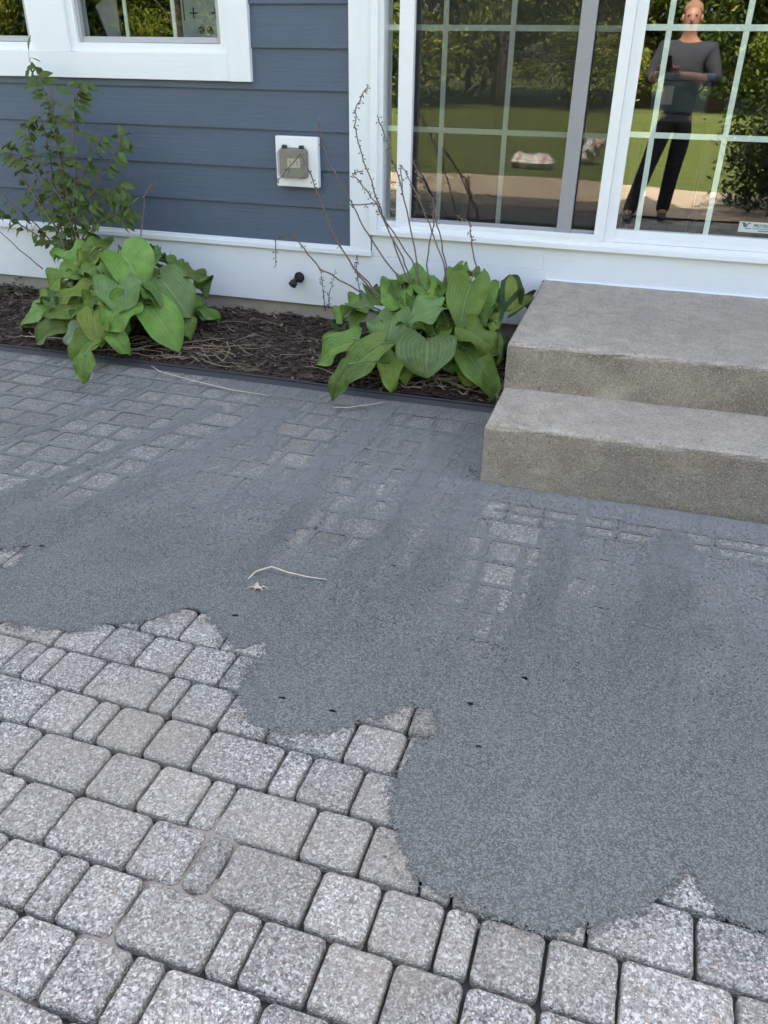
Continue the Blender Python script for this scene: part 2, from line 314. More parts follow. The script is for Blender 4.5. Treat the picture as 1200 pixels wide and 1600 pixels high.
# ------------------------------------------------------------------ measured layout (world metres)
RIGHT_HOSTA=[
(-0.903,-0.435,0.444,-1.075,-0.287,0.486,0.132,-0.14,-0.41,0.9,-0.802,-0.423,0.05,0),
(-1.012,-0.491,0.385,-1.073,-0.212,0.46,0.169,-0.22,-0.3,0.93,-0.822,-0.433,0.05,0),
(-1.235,-0.444,0.326,-1.344,-0.469,0.231,0.121,-0.58,-0.33,0.75,-0.862,-0.424,0.05,0),
(-1.182,-0.472,0.342,-1.315,-0.35,0.342,0.103,-0.43,-0.47,0.77,-0.852,-0.429,0.05,2),
(-1.188,-0.653,0.226,-1.417,-0.599,0.092,0.165,-0.5,-0.6,0.62,-0.853,-0.462,0.05,0),
(-1.208,-0.427,0.304,-1.226,-0.57,0.193,0.09,-0.34,-0.55,0.76,-0.857,-0.421,0.05,0),
(-1.019,-0.537,0.33,-1.01,-0.657,0.219,0.218,-0.15,-0.68,0.72,-0.823,-0.441,0.05,2),
(-1.033,-0.713,0.238,-1.203,-0.772,0.08,0.169,-0.29,-0.75,0.59,-0.826,-0.473,0.05,0),
(-1.114,-0.906,0.195,-1.17,-0.987,0.072,0.097,-0.13,-0.8,0.58,-0.84,-0.508,0.05,3),
(-0.97,-0.694,0.193,-0.961,-0.789,0.071,0.117,-0.05,-0.79,0.61,-0.814,-0.469,0.05,1),
(-0.816,-0.688,0.275,-0.797,-0.784,0.156,0.274,0.08,-0.77,0.63,-0.786,-0.468,0.05,2),
(-0.787,-0.626,0.414,-0.917,-0.684,0.355,0.133,-0.05,-0.65,0.76,-0.781,-0.457,0.05,2),
(-0.679,-0.466,0.498,-0.683,-0.633,0.339,0.191,0.17,-0.68,0.71,-0.762,-0.428,0.05,0),
(-0.631,-0.329,0.456,-0.599,-0.528,0.351,0.104,0.32,-0.4,0.86,-0.753,-0.404,0.05,0),
(-0.656,-0.619,0.332,-0.505,-0.643,0.24,0.133,0.31,-0.66,0.68,-0.758,-0.456,0.05,0),
(-0.644,-0.654,0.234,-0.476,-0.721,0.087,0.154,0.25,-0.73,0.63,-0.756,-0.462,0.05,0),
(-0.865,-0.522,0.435,-0.79,-0.567,0.399,0.068,0.04,-0.58,0.81,-0.795,-0.438,0.05,1),
(-0.523,-0.267,0.358,-0.552,-0.147,0.477,0.116,0.16,-0.67,0.72,-0.734,-0.393,0.05,3),
(-0.505,-0.339,0.355,-0.438,-0.106,0.377,0.091,0.49,-0.22,0.84,-0.73,-0.405,0.05,3),
(-0.606,-0.228,0.364,-0.636,-0.16,0.432,0.074,0.16,-0.66,0.73,-0.749,-0.385,0.05,0),
(-0.603,-0.354,0.389,-0.555,-0.485,0.305,0.093,0.38,-0.39,0.84,-0.748,-0.408,0.05,3),
(-0.539,-0.462,0.266,-0.504,-0.552,0.171,0.069,0.37,-0.6,0.71,-0.737,-0.428,0.05,3),
(-0.835,-0.451,0.413,-0.832,-0.319,0.471,0.083,0.06,-0.4,0.91,-0.79,-0.426,0.05,0),
(-0.811,-0.337,0.437,-0.776,-0.196,0.524,0.075,0.14,-0.55,0.82,-0.786,-0.405,0.05,0),
(-1.096,-0.442,0.384,-1.195,-0.246,0.417,0.134,-0.3,-0.3,0.9,-0.837,-0.424,0.05,3),
(-0.93,-0.671,0.173,-0.894,-0.741,0.085,0.079,0.02,-0.78,0.63,-0.807,-0.465,0.05,1),
(-0.665,-0.641,0.171,-0.607,-0.68,0.093,0.1,0.27,-0.76,0.59,-0.759,-0.46,0.05,1),
(-0.95,-0.455,0.372,-0.987,-0.263,0.449,0.156,-0.09,-0.39,0.92,-0.811,-0.426,0.05,0),
(-0.739,-0.281,0.474,-0.681,-0.193,0.47,0.085,0.19,-0.09,0.98,-0.773,-0.395,0.05,0),
(-1.109,-0.586,0.173,-1.122,-0.656,0.088,0.105,-0.32,-0.71,0.63,-0.839,-0.45,0.05,3),
(-0.9,-0.617,0.217,-0.923,-0.69,0.123,0.136,-0.08,-0.78,0.63,-0.802,-0.455,0.05,3),
(-0.732,-0.614,0.245,-0.698,-0.688,0.148,0.123,0.17,-0.75,0.63,-0.771,-0.455,0.05,3),
(-1.012,-0.553,0.22,-1.158,-0.511,0.132,0.13,-0.55,-0.53,0.65,-0.822,-0.444,0.05,3),
(-0.894,-0.491,0.386,-0.919,-0.563,0.335,0.138,-0.11,-0.55,0.83,-0.8,-0.433,0.05,3),
(-0.745,-0.532,0.344,-0.743,-0.619,0.268,0.136,0.14,-0.65,0.75,-0.774,-0.44,0.05,3),
(-0.638,-0.493,0.31,-0.586,-0.56,0.233,0.125,0.36,-0.57,0.74,-0.754,-0.433,0.05,3),
(-0.879,-0.458,0.379,-0.915,-0.373,0.434,0.141,0.03,-0.53,0.84,-0.798,-0.427,0.05,0),
(-1.071,-0.363,0.338,-1.148,-0.275,0.38,0.123,-0.09,-0.49,0.87,-0.832,-0.41,0.05,0),
(-1.317,-0.485,0.131,-1.265,-0.416,0.214,0.098,-0.64,-0.34,0.69,-0.877,-0.432,0.05,3),
(-0.592,-0.559,0.164,-0.535,-0.591,0.088,0.091,0.42,-0.68,0.6,-0.746,-0.445,0.05,3)]
LEFT_HOSTA=[
(-2.705,-0.423,0.436,-2.927,-0.424,0.447,0.143,0.05,-0.42,0.91,-2.578,-0.421,0.05,0),
(-2.701,-0.418,0.462,-2.667,-0.234,0.515,0.106,0.23,-0.31,0.92,-2.577,-0.42,0.05,0),
(-2.44,-0.519,0.506,-2.295,-0.612,0.373,0.252,0.36,-0.53,0.77,-2.53,-0.438,0.05,0),
(-2.462,-0.402,0.478,-2.461,-0.131,0.462,0.134,0.27,0.06,0.96,-2.534,-0.417,0.05,3),
(-2.362,-0.387,0.451,-2.369,-0.176,0.447,0.084,0.36,0.03,0.93,-2.516,-0.414,0.05,2),
(-2.359,-0.296,0.426,-2.249,-0.213,0.363,0.091,0.52,-0.03,0.85,-2.516,-0.398,0.05,0),
(-2.158,-0.372,0.388,-2.144,-0.135,0.335,0.113,0.54,0.15,0.83,-2.48,-0.411,0.05,0),
(-2.242,-0.49,0.386,-2.078,-0.539,0.238,0.233,0.5,-0.49,0.71,-2.495,-0.433,0.05,2),
(-2.38,-0.641,0.393,-2.339,-0.741,0.28,0.23,0.33,-0.64,0.69,-2.519,-0.46,0.05,2),
(-2.235,-0.618,0.281,-2.077,-0.675,0.108,0.206,0.46,-0.62,0.63,-2.493,-0.456,0.05,0),
(-2.16,-0.509,0.249,-2.067,-0.564,0.119,0.125,0.6,-0.48,0.64,-2.48,-0.436,0.05,0),
(-2.151,-0.373,0.217,-2.094,-0.178,0.109,0.131,0.7,0.18,0.69,-2.478,-0.411,0.05,0),
(-2.312,-0.679,0.3,-2.389,-0.805,0.199,0.168,0.31,-0.71,0.64,-2.507,-0.467,0.05,0),
(-2.472,-0.753,0.262,-2.407,-0.833,0.139,0.146,0.32,-0.71,0.63,-2.536,-0.48,0.05,1),
(-2.375,-0.768,0.182,-2.286,-0.795,0.095,0.106,0.35,-0.73,0.59,-2.519,-0.483,0.05,0),
(-2.691,-0.597,0.394,-2.803,-0.663,0.334,0.137,-0.07,-0.6,0.79,-2.575,-0.452,0.05,0),
(-2.896,-0.598,0.216,-3.12,-0.588,0.092,0.132,-0.4,-0.62,0.67,-2.612,-0.452,0.05,0),
(-2.692,-0.71,0.176,-2.866,-0.764,0.08,0.131,-0.07,-0.81,0.58,-2.576,-0.472,0.05,0),
(-2.593,-0.719,0.263,-2.787,-0.747,0.215,0.1,-0.05,-0.76,0.65,-2.558,-0.474,0.05,0),
(-2.523,-0.68,0.354,-2.698,-0.738,0.306,0.093,0.03,-0.7,0.72,-2.545,-0.467,0.05,1),
(-2.514,-0.783,0.187,-2.607,-0.85,0.139,0.114,0.23,-0.76,0.61,-2.544,-0.485,0.05,4),
(-2.453,-0.827,0.159,-2.531,-0.911,0.07,0.135,0.22,-0.8,0.56,-2.533,-0.493,0.05,0),
(-2.314,-1.083,0.16,-2.296,-1.155,0.071,0.094,0.37,-0.69,0.62,-2.508,-0.539,0.05,0),
(-2.831,-0.595,0.29,-2.97,-0.578,0.234,0.087,-0.37,-0.56,0.75,-2.6,-0.451,0.05,0),
(-2.5,-0.607,0.417,-2.64,-0.596,0.434,0.088,0.06,-0.52,0.85,-2.541,-0.454,0.05,0),
(-2.493,-0.689,0.322,-2.526,-0.76,0.259,0.103,0.21,-0.71,0.68,-2.54,-0.468,0.05,0),
(-2.272,-0.579,0.347,-2.191,-0.59,0.288,0.09,0.45,-0.53,0.72,-2.5,-0.449,0.05,0),
(-2.2,-0.199,0.336,-2.115,-0.279,0.261,0.096,0.55,-0.18,0.82,-2.487,-0.38,0.05,3),
(-2.738,-0.688,0.295,-2.748,-0.742,0.242,0.059,0.11,-0.71,0.69,-2.584,-0.468,0.05,2),
(-2.321,-0.587,0.307,-2.334,-0.683,0.225,0.136,0.37,-0.63,0.68,-2.509,-0.45,0.05,3),
(-2.47,-0.632,0.326,-2.498,-0.718,0.251,0.138,0.23,-0.68,0.7,-2.536,-0.458,0.05,3),
(-2.221,-0.553,0.233,-2.211,-0.627,0.158,0.125,0.5,-0.58,0.64,-2.491,-0.444,0.05,3),
(-2.458,-0.51,0.436,-2.491,-0.624,0.375,0.151,0.24,-0.51,0.82,-2.534,-0.436,0.05,3),
(-2.346,-0.419,0.426,-2.361,-0.521,0.394,0.152,0.37,-0.33,0.87,-2.513,-0.42,0.05,3),
(-2.567,-0.703,0.208,-2.582,-0.776,0.119,0.127,0.17,-0.78,0.61,-2.553,-0.471,0.05,3),
(-2.202,-0.404,0.295,-2.132,-0.41,0.237,0.116,0.61,-0.21,0.76,-2.487,-0.417,0.05,3),
(-2.395,-0.661,0.235,-2.364,-0.736,0.13,0.125,0.32,-0.72,0.61,-2.522,-0.463,0.05,3),
(-2.481,-0.317,0.448,-2.495,-0.185,0.476,0.148,0.33,-0.17,0.93,-2.538,-0.401,0.05,3),
(-2.602,-0.522,0.417,-2.711,-0.416,0.493,0.145,0.19,-0.44,0.88,-2.559,-0.438,0.05,0),
(-2.318,-0.224,0.387,-2.251,-0.242,0.341,0.121,0.55,-0.08,0.83,-2.508,-0.385,0.05,3)]
RIGHT_STALKS=[[[-0.981,-0.42,0.452],[-1.032,-0.4,0.54],[-1.094,-0.38,0.666],[-1.155,-0.36,0.785],[-1.205,-0.34,0.893],[-1.254,-0.32,1.0],[-1.282,-0.3,1.089],[-1.283,-0.28,1.159],[-1.263,-0.26,1.211],[-1.239,-0.24,1.246]],[[-0.926,-0.42,0.416],[-0.954,-0.395,0.545],[-1.015,-0.37,0.756],[-1.067,-0.345,0.901],[-1.118,-0.32,1.006],[-1.158,-0.295,1.083],[-1.189,-0.27,1.13]],[[-0.916,-0.42,0.427],[-0.974,-0.4,0.55],[-1.106,-0.38,0.704],[-1.166,-0.36,0.784],[-1.237,-0.34,0.854],[-1.289,-0.32,0.892],[-1.245,-0.3,0.904]],[[-0.991,-0.42,0.42],[-1.073,-0.407,0.508],[-1.186,-0.394,0.643],[-1.266,-0.381,0.763],[-1.324,-0.369,0.853],[-1.391,-0.356,0.943],[-1.427,-0.343,1.014],[-1.439,-0.33,1.121]],[[-1.133,-0.42,0.366],[-1.264,-0.394,0.49],[-1.371,-0.369,0.636],[-1.444,-0.343,0.786],[-1.496,-0.317,0.877],[-1.553,-0.291,0.963],[-1.653,-0.266,0.864],[-1.725,-0.24,0.817]],[[-1.11,-0.42,0.368],[-1.262,-0.382,0.488],[-1.375,-0.345,0.611],[-1.426,-0.308,0.703],[-1.456,-0.27,0.785]],[[-1.222,-0.42,0.39],[-1.427,-0.396,0.472],[-1.52,-0.372,0.554],[-1.579,-0.348,0.613],[-1.684,-0.324,0.586],[-1.703,-0.3,0.441]],[[-0.811,-0.42,0.446],[-0.82,-0.405,0.542],[-0.892,-0.39,0.681],[-0.952,-0.375,0.799],[-1.011,-0.36,0.887],[-1.053,-0.345,0.943],[-1.049,-0.33,0.825]],[[-0.805,-0.42,0.436],[-0.817,-0.39,0.53],[-0.857,-0.36,0.649],[-0.894,-0.33,0.738],[-0.921,-0.3,0.809],[-0.984,-0.27,0.887],[-1.031,-0.24,0.952]],[[-0.884,-0.42,0.43],[-0.909,-0.382,0.531],[-0.894,-0.345,0.702],[-0.908,-0.308,0.801],[-0.897,-0.27,0.816]],[[-0.706,-0.42,0.435],[-0.678,-0.39,0.54],[-0.718,-0.36,0.659],[-0.734,-0.33,0.72],[-0.803,-0.3,0.739]],[[-0.959,-0.42,0.433],[-1.021,-0.402,0.556],[-1.126,-0.384,0.723],[-1.153,-0.366,0.776],[-1.278,-0.348,0.762],[-1.383,-0.33,0.763]]]
LEFT_STALKS=[[[-2.658,-0.42,0.292],[-2.724,-0.39,0.39],[-2.797,-0.36,0.52],[-2.858,-0.33,0.638],[-2.901,-0.3,0.733]],[[-2.822,-0.42,0.256],[-2.854,-0.403,0.35],[-2.868,-0.386,0.466],[-2.902,-0.369,0.546],[-2.98,-0.351,0.634],[-3.037,-0.334,0.708],[-3.133,-0.317,0.82],[-3.184,-0.3,0.891]],[[-3.0,-0.42,0.353],[-3.16,-0.38,0.432],[-3.295,-0.34,0.51],[-3.401,-0.3,0.552]],[[-2.377,-0.42,0.538],[-2.387,-0.396,0.562],[-2.373,-0.372,0.666],[-2.361,-0.348,0.757],[-2.346,-0.324,0.786],[-2.313,-0.3,0.811]]]
SHRUB_STEMS=[[[-2.804,-0.28,0.165],[-2.978,-0.263,0.345],[-2.935,-0.246,0.613],[-2.912,-0.229,0.8],[-2.921,-0.211,1.03],[-2.964,-0.194,1.16],[-3.009,-0.177,1.277],[-3.053,-0.16,1.316]],[[-2.804,-0.28,0.165],[-2.895,-0.262,0.761],[-2.911,-0.245,0.887],[-2.922,-0.228,1.031],[-2.909,-0.21,1.191]],[[-2.804,-0.28,0.165],[-2.923,-0.277,0.423],[-2.837,-0.273,0.612],[-2.746,-0.27,0.705],[-2.617,-0.267,0.839],[-2.532,-0.263,0.966],[-2.497,-0.26,0.997]],[[-2.804,-0.28,0.165],[-2.884,-0.286,0.509],[-2.8,-0.292,0.791],[-2.748,-0.298,1.081],[-2.691,-0.304,1.18],[-2.657,-0.31,1.233]],[[-2.804,-0.28,0.165],[-2.948,-0.256,0.441],[-3.066,-0.232,0.626],[-3.171,-0.208,0.741],[-3.243,-0.184,0.867],[-3.289,-0.16,0.929]],[[-2.804,-0.28,0.165],[-2.97,-0.263,0.381],[-3.133,-0.245,0.543],[-3.294,-0.228,0.646],[-3.396,-0.21,0.752]],[[-2.804,-0.28,0.165],[-2.88,-0.276,0.426],[-2.735,-0.272,0.618],[-2.635,-0.268,0.732],[-2.551,-0.264,0.779],[-2.535,-0.26,0.661]],[[-2.804,-0.28,0.165],[-2.902,-0.288,0.676],[-2.985,-0.295,0.825],[-3.017,-0.303,0.95],[-3.051,-0.31,1.032]],[[-2.804,-0.28,0.165],[-2.928,-0.25,0.557],[-2.784,-0.22,0.826],[-2.715,-0.19,0.943],[-2.673,-0.16,0.994]],[[-2.804,-0.28,0.165],[-2.952,-0.263,0.5],[-3.019,-0.245,0.664],[-3.096,-0.227,0.813],[-3.161,-0.21,0.884]],[[-2.804,-0.28,0.165],[-2.941,-0.275,0.41],[-3.202,-0.27,0.531],[-3.333,-0.265,0.603],[-3.42,-0.26,0.62]],[[-2.804,-0.28,0.165],[-2.908,-0.287,0.391],[-2.713,-0.295,0.578],[-2.591,-0.302,0.631],[-2.475,-0.31,0.672]],[[-2.804,-0.28,0.165],[-2.939,-0.256,0.58],[-2.981,-0.232,0.753],[-2.99,-0.208,0.944],[-3.027,-0.184,1.066],[-3.159,-0.16,0.998]]]
WEED_STEMS=[[[-1.519,-0.1,0.185],[-1.532,-0.097,0.28],[-1.541,-0.093,0.342],[-1.548,-0.09,0.403]],[[-1.501,-0.1,0.2],[-1.497,-0.097,0.283],[-1.477,-0.093,0.347],[-1.468,-0.09,0.394]],[[-1.327,-0.1,0.298],[-1.341,-0.097,0.359],[-1.349,-0.093,0.419],[-1.346,-0.09,0.474]]]
STRAWS=[[[-2.211,-0.735],[-2.109,-0.815],[-1.904,-0.873],[-1.686,-0.91],[-1.487,-0.909]],[[-0.941,-2.278],[-0.934,-2.241],[-0.898,-2.204],[-0.842,-2.214],[-0.781,-2.211],[-0.725,-2.2]],[[-1.168,-0.959],[-1.094,-0.949],[-1.034,-0.89],[-0.957,-0.8]],[[-2.496,-0.682],[-2.426,-0.839],[-2.356,-0.993],[-2.331,-1.099],[-2.336,-1.201]],[[-0.909,-2.328],[-0.891,-2.309],[-0.879,-2.292]]]
SAND_EDGE=[[-1.612,-2.68],[-1.505,-2.656],[-1.407,-2.648],[-1.284,-2.631],[-1.224,-2.573],[-1.139,-2.54],[-1.085,-2.473],[-1.039,-2.436],[-1.018,-2.439],[-0.991,-2.452],[-0.946,-2.488],[-0.897,-2.519],[-0.839,-2.554],[-0.807,-2.532],[-0.782,-2.51],[-0.756,-2.554],[-0.771,-2.588],[-0.764,-2.655],[-0.757,-2.714],[-0.731,-2.752],[-0.684,-2.792],[-0.63,-2.802],[-0.576,-2.799],[-0.537,-2.778],[-0.498,-2.755],[-0.468,-2.729],[-0.449,-2.705],[-0.411,-2.686],[-0.395,-2.67],[-0.379,-2.644],[-0.344,-2.617],[-0.288,-2.619],[-0.27,-2.647],[-0.263,-2.699],[-0.298,-2.716],[-0.311,-2.781],[-0.314,-2.84],[-0.316,-2.884],[-0.303,-2.932],[-0.285,-2.969],[-0.258,-3.015],[-0.225,-3.049],[-0.202,-3.073],[-0.168,-3.085],[-0.125,-3.089],[-0.084,-3.095],[-0.024,-3.101],[0.034,-3.103],[0.069,-3.089],[0.102,-3.076],[0.12,-3.057],[0.161,-3.039],[0.197,-3.012],[0.216,-2.987],[0.242,-2.957],[0.269,-2.92],[0.279,-2.881],[0.292,-2.913],[0.311,-2.943],[0.34,-2.973],[0.382,-2.987],[0.417,-2.993],[0.482,-2.983]]
BARE=[[-1.788,-2.374],[-1.688,-2.305],[-1.648,-2.415],[-1.718,-2.456]]
HOLES=[[-0.144,-2.466],[-0.208,-2.589],[-0.647,-2.697],[-0.521,-2.695],[-0.9,-2.437],[0.069,-1.419],[0.335,-1.369],[-1.651,-2.289],[-0.593,-2.047],[-0.842,-1.699],[-0.205,-2.761]]
SWEEPS=[[[[-1.369,-1.051],[-1.488,-1.471],[-1.58,-1.994],[-1.705,-2.299]],0.075],[[[-1.675,-1.117],[-1.849,-1.715],[-1.952,-2.119],[-2.013,-2.231]],0.05],[[[-0.943,-0.866],[-0.992,-1.425],[-0.985,-1.933],[-0.968,-2.19]],0.06],[[[-0.61,-1.109],[-0.615,-1.672],[-0.649,-2.157]],0.07],[[[-0.404,-1.461],[-0.43,-1.876],[-0.507,-2.262]],0.07],[[[-0.062,-1.648],[-0.104,-2.03],[-0.127,-2.423]],0.06],[[[-2.107,-0.934],[-2.213,-1.414],[-2.344,-1.793]],0.035],[[[0.259,-1.647],[0.191,-2.184],[0.128,-2.572]],0.1],[[[-1.437,-1.036],[-1.353,-1.156],[-1.26,-1.516]],0.04]]
THIN_SWEEPS=[[[[-0.858,-1.438],[-0.895,-1.813],[-0.911,-2.152]],0.05],[[[-0.734,-1.151],[-0.721,-1.707],[-0.755,-2.063]],0.03],[[[0.418,-1.751],[0.358,-2.265],[0.301,-2.673]],0.05],[[[-1.481,-1.2],[-1.53,-1.829],[-1.581,-2.175]],0.03],[[[-1.886,-1.19],[-1.986,-1.761],[-2.058,-2.057]],0.03],[[[0.083,-1.746],[0.029,-2.178],[-0.012,-2.507]],0.03],[[[-0.216,-1.923],[-0.225,-2.201],[-0.246,-2.409]],0.04],[[[-1.277,-0.981],[-1.225,-1.382],[-1.225,-1.726]],0.03],[[[-0.274,-2.545],[-0.268,-2.635]],0.03]]
# ------------------------------------------------------------------ ground: lawn, patio, sand
me = npmesh('lawn', [(-300, -300, -.06), (300, -300, -.06), (300, 300, -.06), (-300, 300, -.06)], [(0, 1, 2, 3)], M_LAWN)
link('lawn', me, kind='structure', label='sunlit mown lawn beyond the patio, seen mirrored in the door glass')

TH = math.radians(-.8); CT, ST = math.cos(TH), math.sin(TH)
uv2xy = lambda u, v: (u*CT-v*ST, u*ST+v*CT)
xy2uv = lambda x, y: (x*CT+y*ST, -x*ST+y*CT)
PITCHV, V0 = .1297, -2.646
WS, WM, WL = .0615, .1235, .1855
MEAS = {0: [-1.158, -1.037, -.917, -.793], 1: [-1.280, -1.219, -1.096, -.911, -.851, -.728, -.60, -.413, -.287], 2: [-1.151, -1.028, -.968, -.845, -.722, -.536, -.471, -.349],
        3: [-1.086, -.902, -.777, -.652, -.594, -.408, -.283, -.16, -.098, .026, .151, .337], 4: [-1.027, -.903, -.715, -.594, -.531, -.345, -.222, -.1, -.037, .086, .212, .398],
        5: [-.842, -.777, -.656, -.471, -.410, -.283, -.160, -.035], 6: [-.711, -.594, -.531]}
def row_joints(r, u0, u1):
    js = list(MEAS.get(r, [])) ; g = random.Random(r*13+5)
    if not js: js = [g.uniform(-.9, -.7)]
    def seq():
        while True:
            k = [WS, WM, WL, WM, WM, WL] ; g.shuffle(k)
            yield from k
    s = seq(); a = js[-1]
    while a < u1: a += next(s); js.append(a)
    a = js[0]; s = seq()
    while a > u0: a -= next(s); js.insert(0, a)
    return js
STEP_X, STEP_Y = -.415, -1.423
pavers = []                                   # (u0,u1,v0,v1)
for r in range(-15, 34):
    vc = V0-PITCHV*r; v0, v1 = vc-PITCHV/2, vc+PITCHV/2; js = row_joints(r, -4.6, 3.2)
    for a, b in zip(js[:-1], js[1:]):
        x, y = uv2xy((a+b)/2, vc)
        if y > -.70 or y < -4.72 or (x > STEP_X-.02 and y > STEP_Y+.03): continue
        if r == -8 and x > -.33:
            pavers += [(a, b, v0, vc), (a, b, vc, v1)]
        else: pavers.append((a, b, v0, v1))
PV = []; PF = []; PT = []; off = 0
for (a, b, c, d) in pavers:
    x, y = uv2xy((a+b)/2, (c+d)/2); near = y > -3.9
    g = .0024+rng.uniform(0, .0014); hw, hh = (b-a)/2-g, (d-c)/2-g; rad = rng.uniform(.010, .017) if min(hw, hh) > .04 else rng.uniform(.009, .014)
    nseg = 5 if near else 2; ring = []
    for cx, cy, a0 in ((hw-rad, hh-rad, 0), (-hw+rad, hh-rad, 90), (-hw+rad, -hh+rad, 180), (hw-rad, -hh+rad, 270)):
        for k in range(nseg):
            t = math.radians(a0+90*k/(nseg-1)); ring.append((cx+rad*math.cos(t), cy+rad*math.sin(t)))
        if near:                              # points along the straight side, worn a little
            pass
    if near:
        full = []
        for i in range(len(ring)):
            p, q = ring[i], ring[(i+1) % len(ring)]; full.append(p)
            L = math.hypot(q[0]-p[0], q[1]-p[1])
            if L > .03:
                for k in range(1, int(L/.018)+1): full.append((p[0]+(q[0]-p[0])*k/(int(L/.018)+1), p[1]+(q[1]-p[1])*k/(int(L/.018)+1)))
        ring = full
    ring = np.array(ring); n = len(ring)
    if near: ring = ring*(1+rng.normal(0, .0035, (n, 1)))+rng.normal(0, .0003, (n, 2))
    tx, ty, dz = rng.normal(0, .006, 3)*np.array([1, 1, .05]); dz = -abs(dz)-.0006
    lay = [(1., -.045), (1., -.0085), (.0022, -.0035), (.006, -.0009), (.0115, 0.)] if near else [(1., -.03), (1., -.005), (.006, 0.)]
    rot = rng.normal(0, .006)
    cnt = len(lay)
    for ins, z in lay:
        if ins >= 1: R = ring
        else:
            sc = np.array([(hw-ins)/hw, (hh-ins)/hh]); R = ring*sc
        px, py = R[:, 0]*math.cos(rot)-R[:, 1]*math.sin(rot), R[:, 0]*math.sin(rot)+R[:, 1]*math.cos(rot)
        zz = z+dz+np.clip(px*tx+py*ty, -.0012, .0006)
        X, Y = uv2xy((a+b)/2+px, (c+d)/2+py); PV.append(np.stack([X, Y, zz], 1))
    PT += [rng.normal(1.0, .09)]*(cnt*n)
    idx = np.arange(n); 
    for L in range(cnt-1):
        PF += [(off+L*n+i, off+L*n+(i+1) % n, off+(L+1)*n+(i+1) % n, off+(L+1)*n+i) for i in range(n)]
    PF.append(tuple(off+(cnt-1)*n+i for i in range(n))); off += cnt*n
me = bpy.data.meshes.new('patio'); me.from_pydata(np.concatenate(PV).tolist(), [], PF); me.materials.append(M_PAVER)
at = me.attributes.new('tone', 'FLOAT', 'POINT'); at.data.foreach_set('value', np.array(PT, np.float32))
me.polygons.foreach_set('use_smooth', [True]*len(me.polygons))
link('patio', me, kind='structure', label='patio of tumbled grey aggregate pavers')
# joint bed under the pavers
def grid(x0, x1, y0, y1, s):
    xs = np.linspace(x0, x1, int((x1-x0)/s)+1); ys = np.linspace(y0, y1, int((y1-y0)/s)+1); X, Y = np.meshgrid(xs, ys); nx, ny = len(xs), len(ys)
    I = np.arange(nx*ny).reshape(ny, nx); F = np.stack([I[:-1, :-1], I[:-1, 1:], I[1:, 1:], I[1:, :-1]], -1).reshape(-1, 4); return X.ravel(), Y.ravel(), F
X, Y, F = grid(-4.8, 3.4, -7.0, -.74, .02)
fill = np.zeros_like(X)
for (cx, cy, r) in ((-.63, -3.09, .075), (-.70, -3.13, .05), (-.57, -3.21, .05), (-.66, -3.20, .07), (-.72, -3.33, .06), (-.84, -3.50, .09), (-.60, -3.33, .03)):
    fill = np.maximum(fill, np.exp(-((X-cx)**2+(Y-cy)**2)/(r*.8)**2)*1.15)
fill = np.clip(fill+(fbm(X, Y, 3, 40)-.62)*.5, 0, 1)
Z = -.026+.0165*sstep(.1, .75, fill)+(vnoise(X, Y, 30, 3)-.5)*.003
link('patio_base', npmesh('patio_base', np.stack([X, Y, Z], 1), F, M_BED, True, {'fill': sstep(.1, .6, fill)}), kind='structure', label='bedding seen in the joints between the pavers')

X4, Y4, F4 = grid(-12, 6, -6.95, -4.75, .12)
link('path', npmesh('path', np.stack([X4, np.where(Y4 < -6.9, Y4+.25*np.sin(X4*.9), Y4), .004+(fbm(X4, Y4, 2, 44)-.5)*.02], 1), F4, M_PATH, True), kind='structure', label='sunlit tan concrete path between patio and lawn, seen mirrored in the door glass')
# swept sand: a thin layer with its own thickness, thinner where the broom has passed
X, Y, F = grid(-3.45, 1.0, -3.32, -.75, .006)
poly = np.array(SAND_EDGE+[[1.6, -2.7], [1.6, -.7], [-4.2, -.7], [-4.2, -2.6]])
def inside(P, X, Y):
    c = np.zeros(len(X), bool); j = len(P)-1
    for i in range(len(P)):
        xi, yi = P[i]; xj, yj = P[j]
        if yi != yj: c ^= ((yi > Y) != (yj > Y)) & (X < (xj-xi)*(Y-yi)/(yj-yi)+xi)
        j = i
    return c
def edist(P, X, Y, closed=True):
    d = np.full(len(X), 9.)
    for i in range(len(P) if closed else len(P)-1):
        a = np.array(P[i]); b = np.array(P[(i+1) % len(P)]); e = b-a; t = np.clip(((X-a[0])*e[0]+(Y-a[1])*e[1])/(e@e+1e-12), 0, 1)
        d = np.minimum(d, np.hypot(X-a[0]-t*e[0], Y-a[1]-t*e[1]))
    return d
wx, wy = X+(fbm(X, Y, 22, 90)-.5)*.022, Y+(fbm(X, Y, 22, 95)-.5)*.022
sdist = np.where(inside(poly, wx, wy), 1, -1)*edist(poly, wx, wy)
bp = np.array(BARE); sdist = np.minimum(sdist, np.where(inside(bp, wx, wy), -1, 1)*edist(bp, wx, wy))
u, v = xy2uv(X, Y)
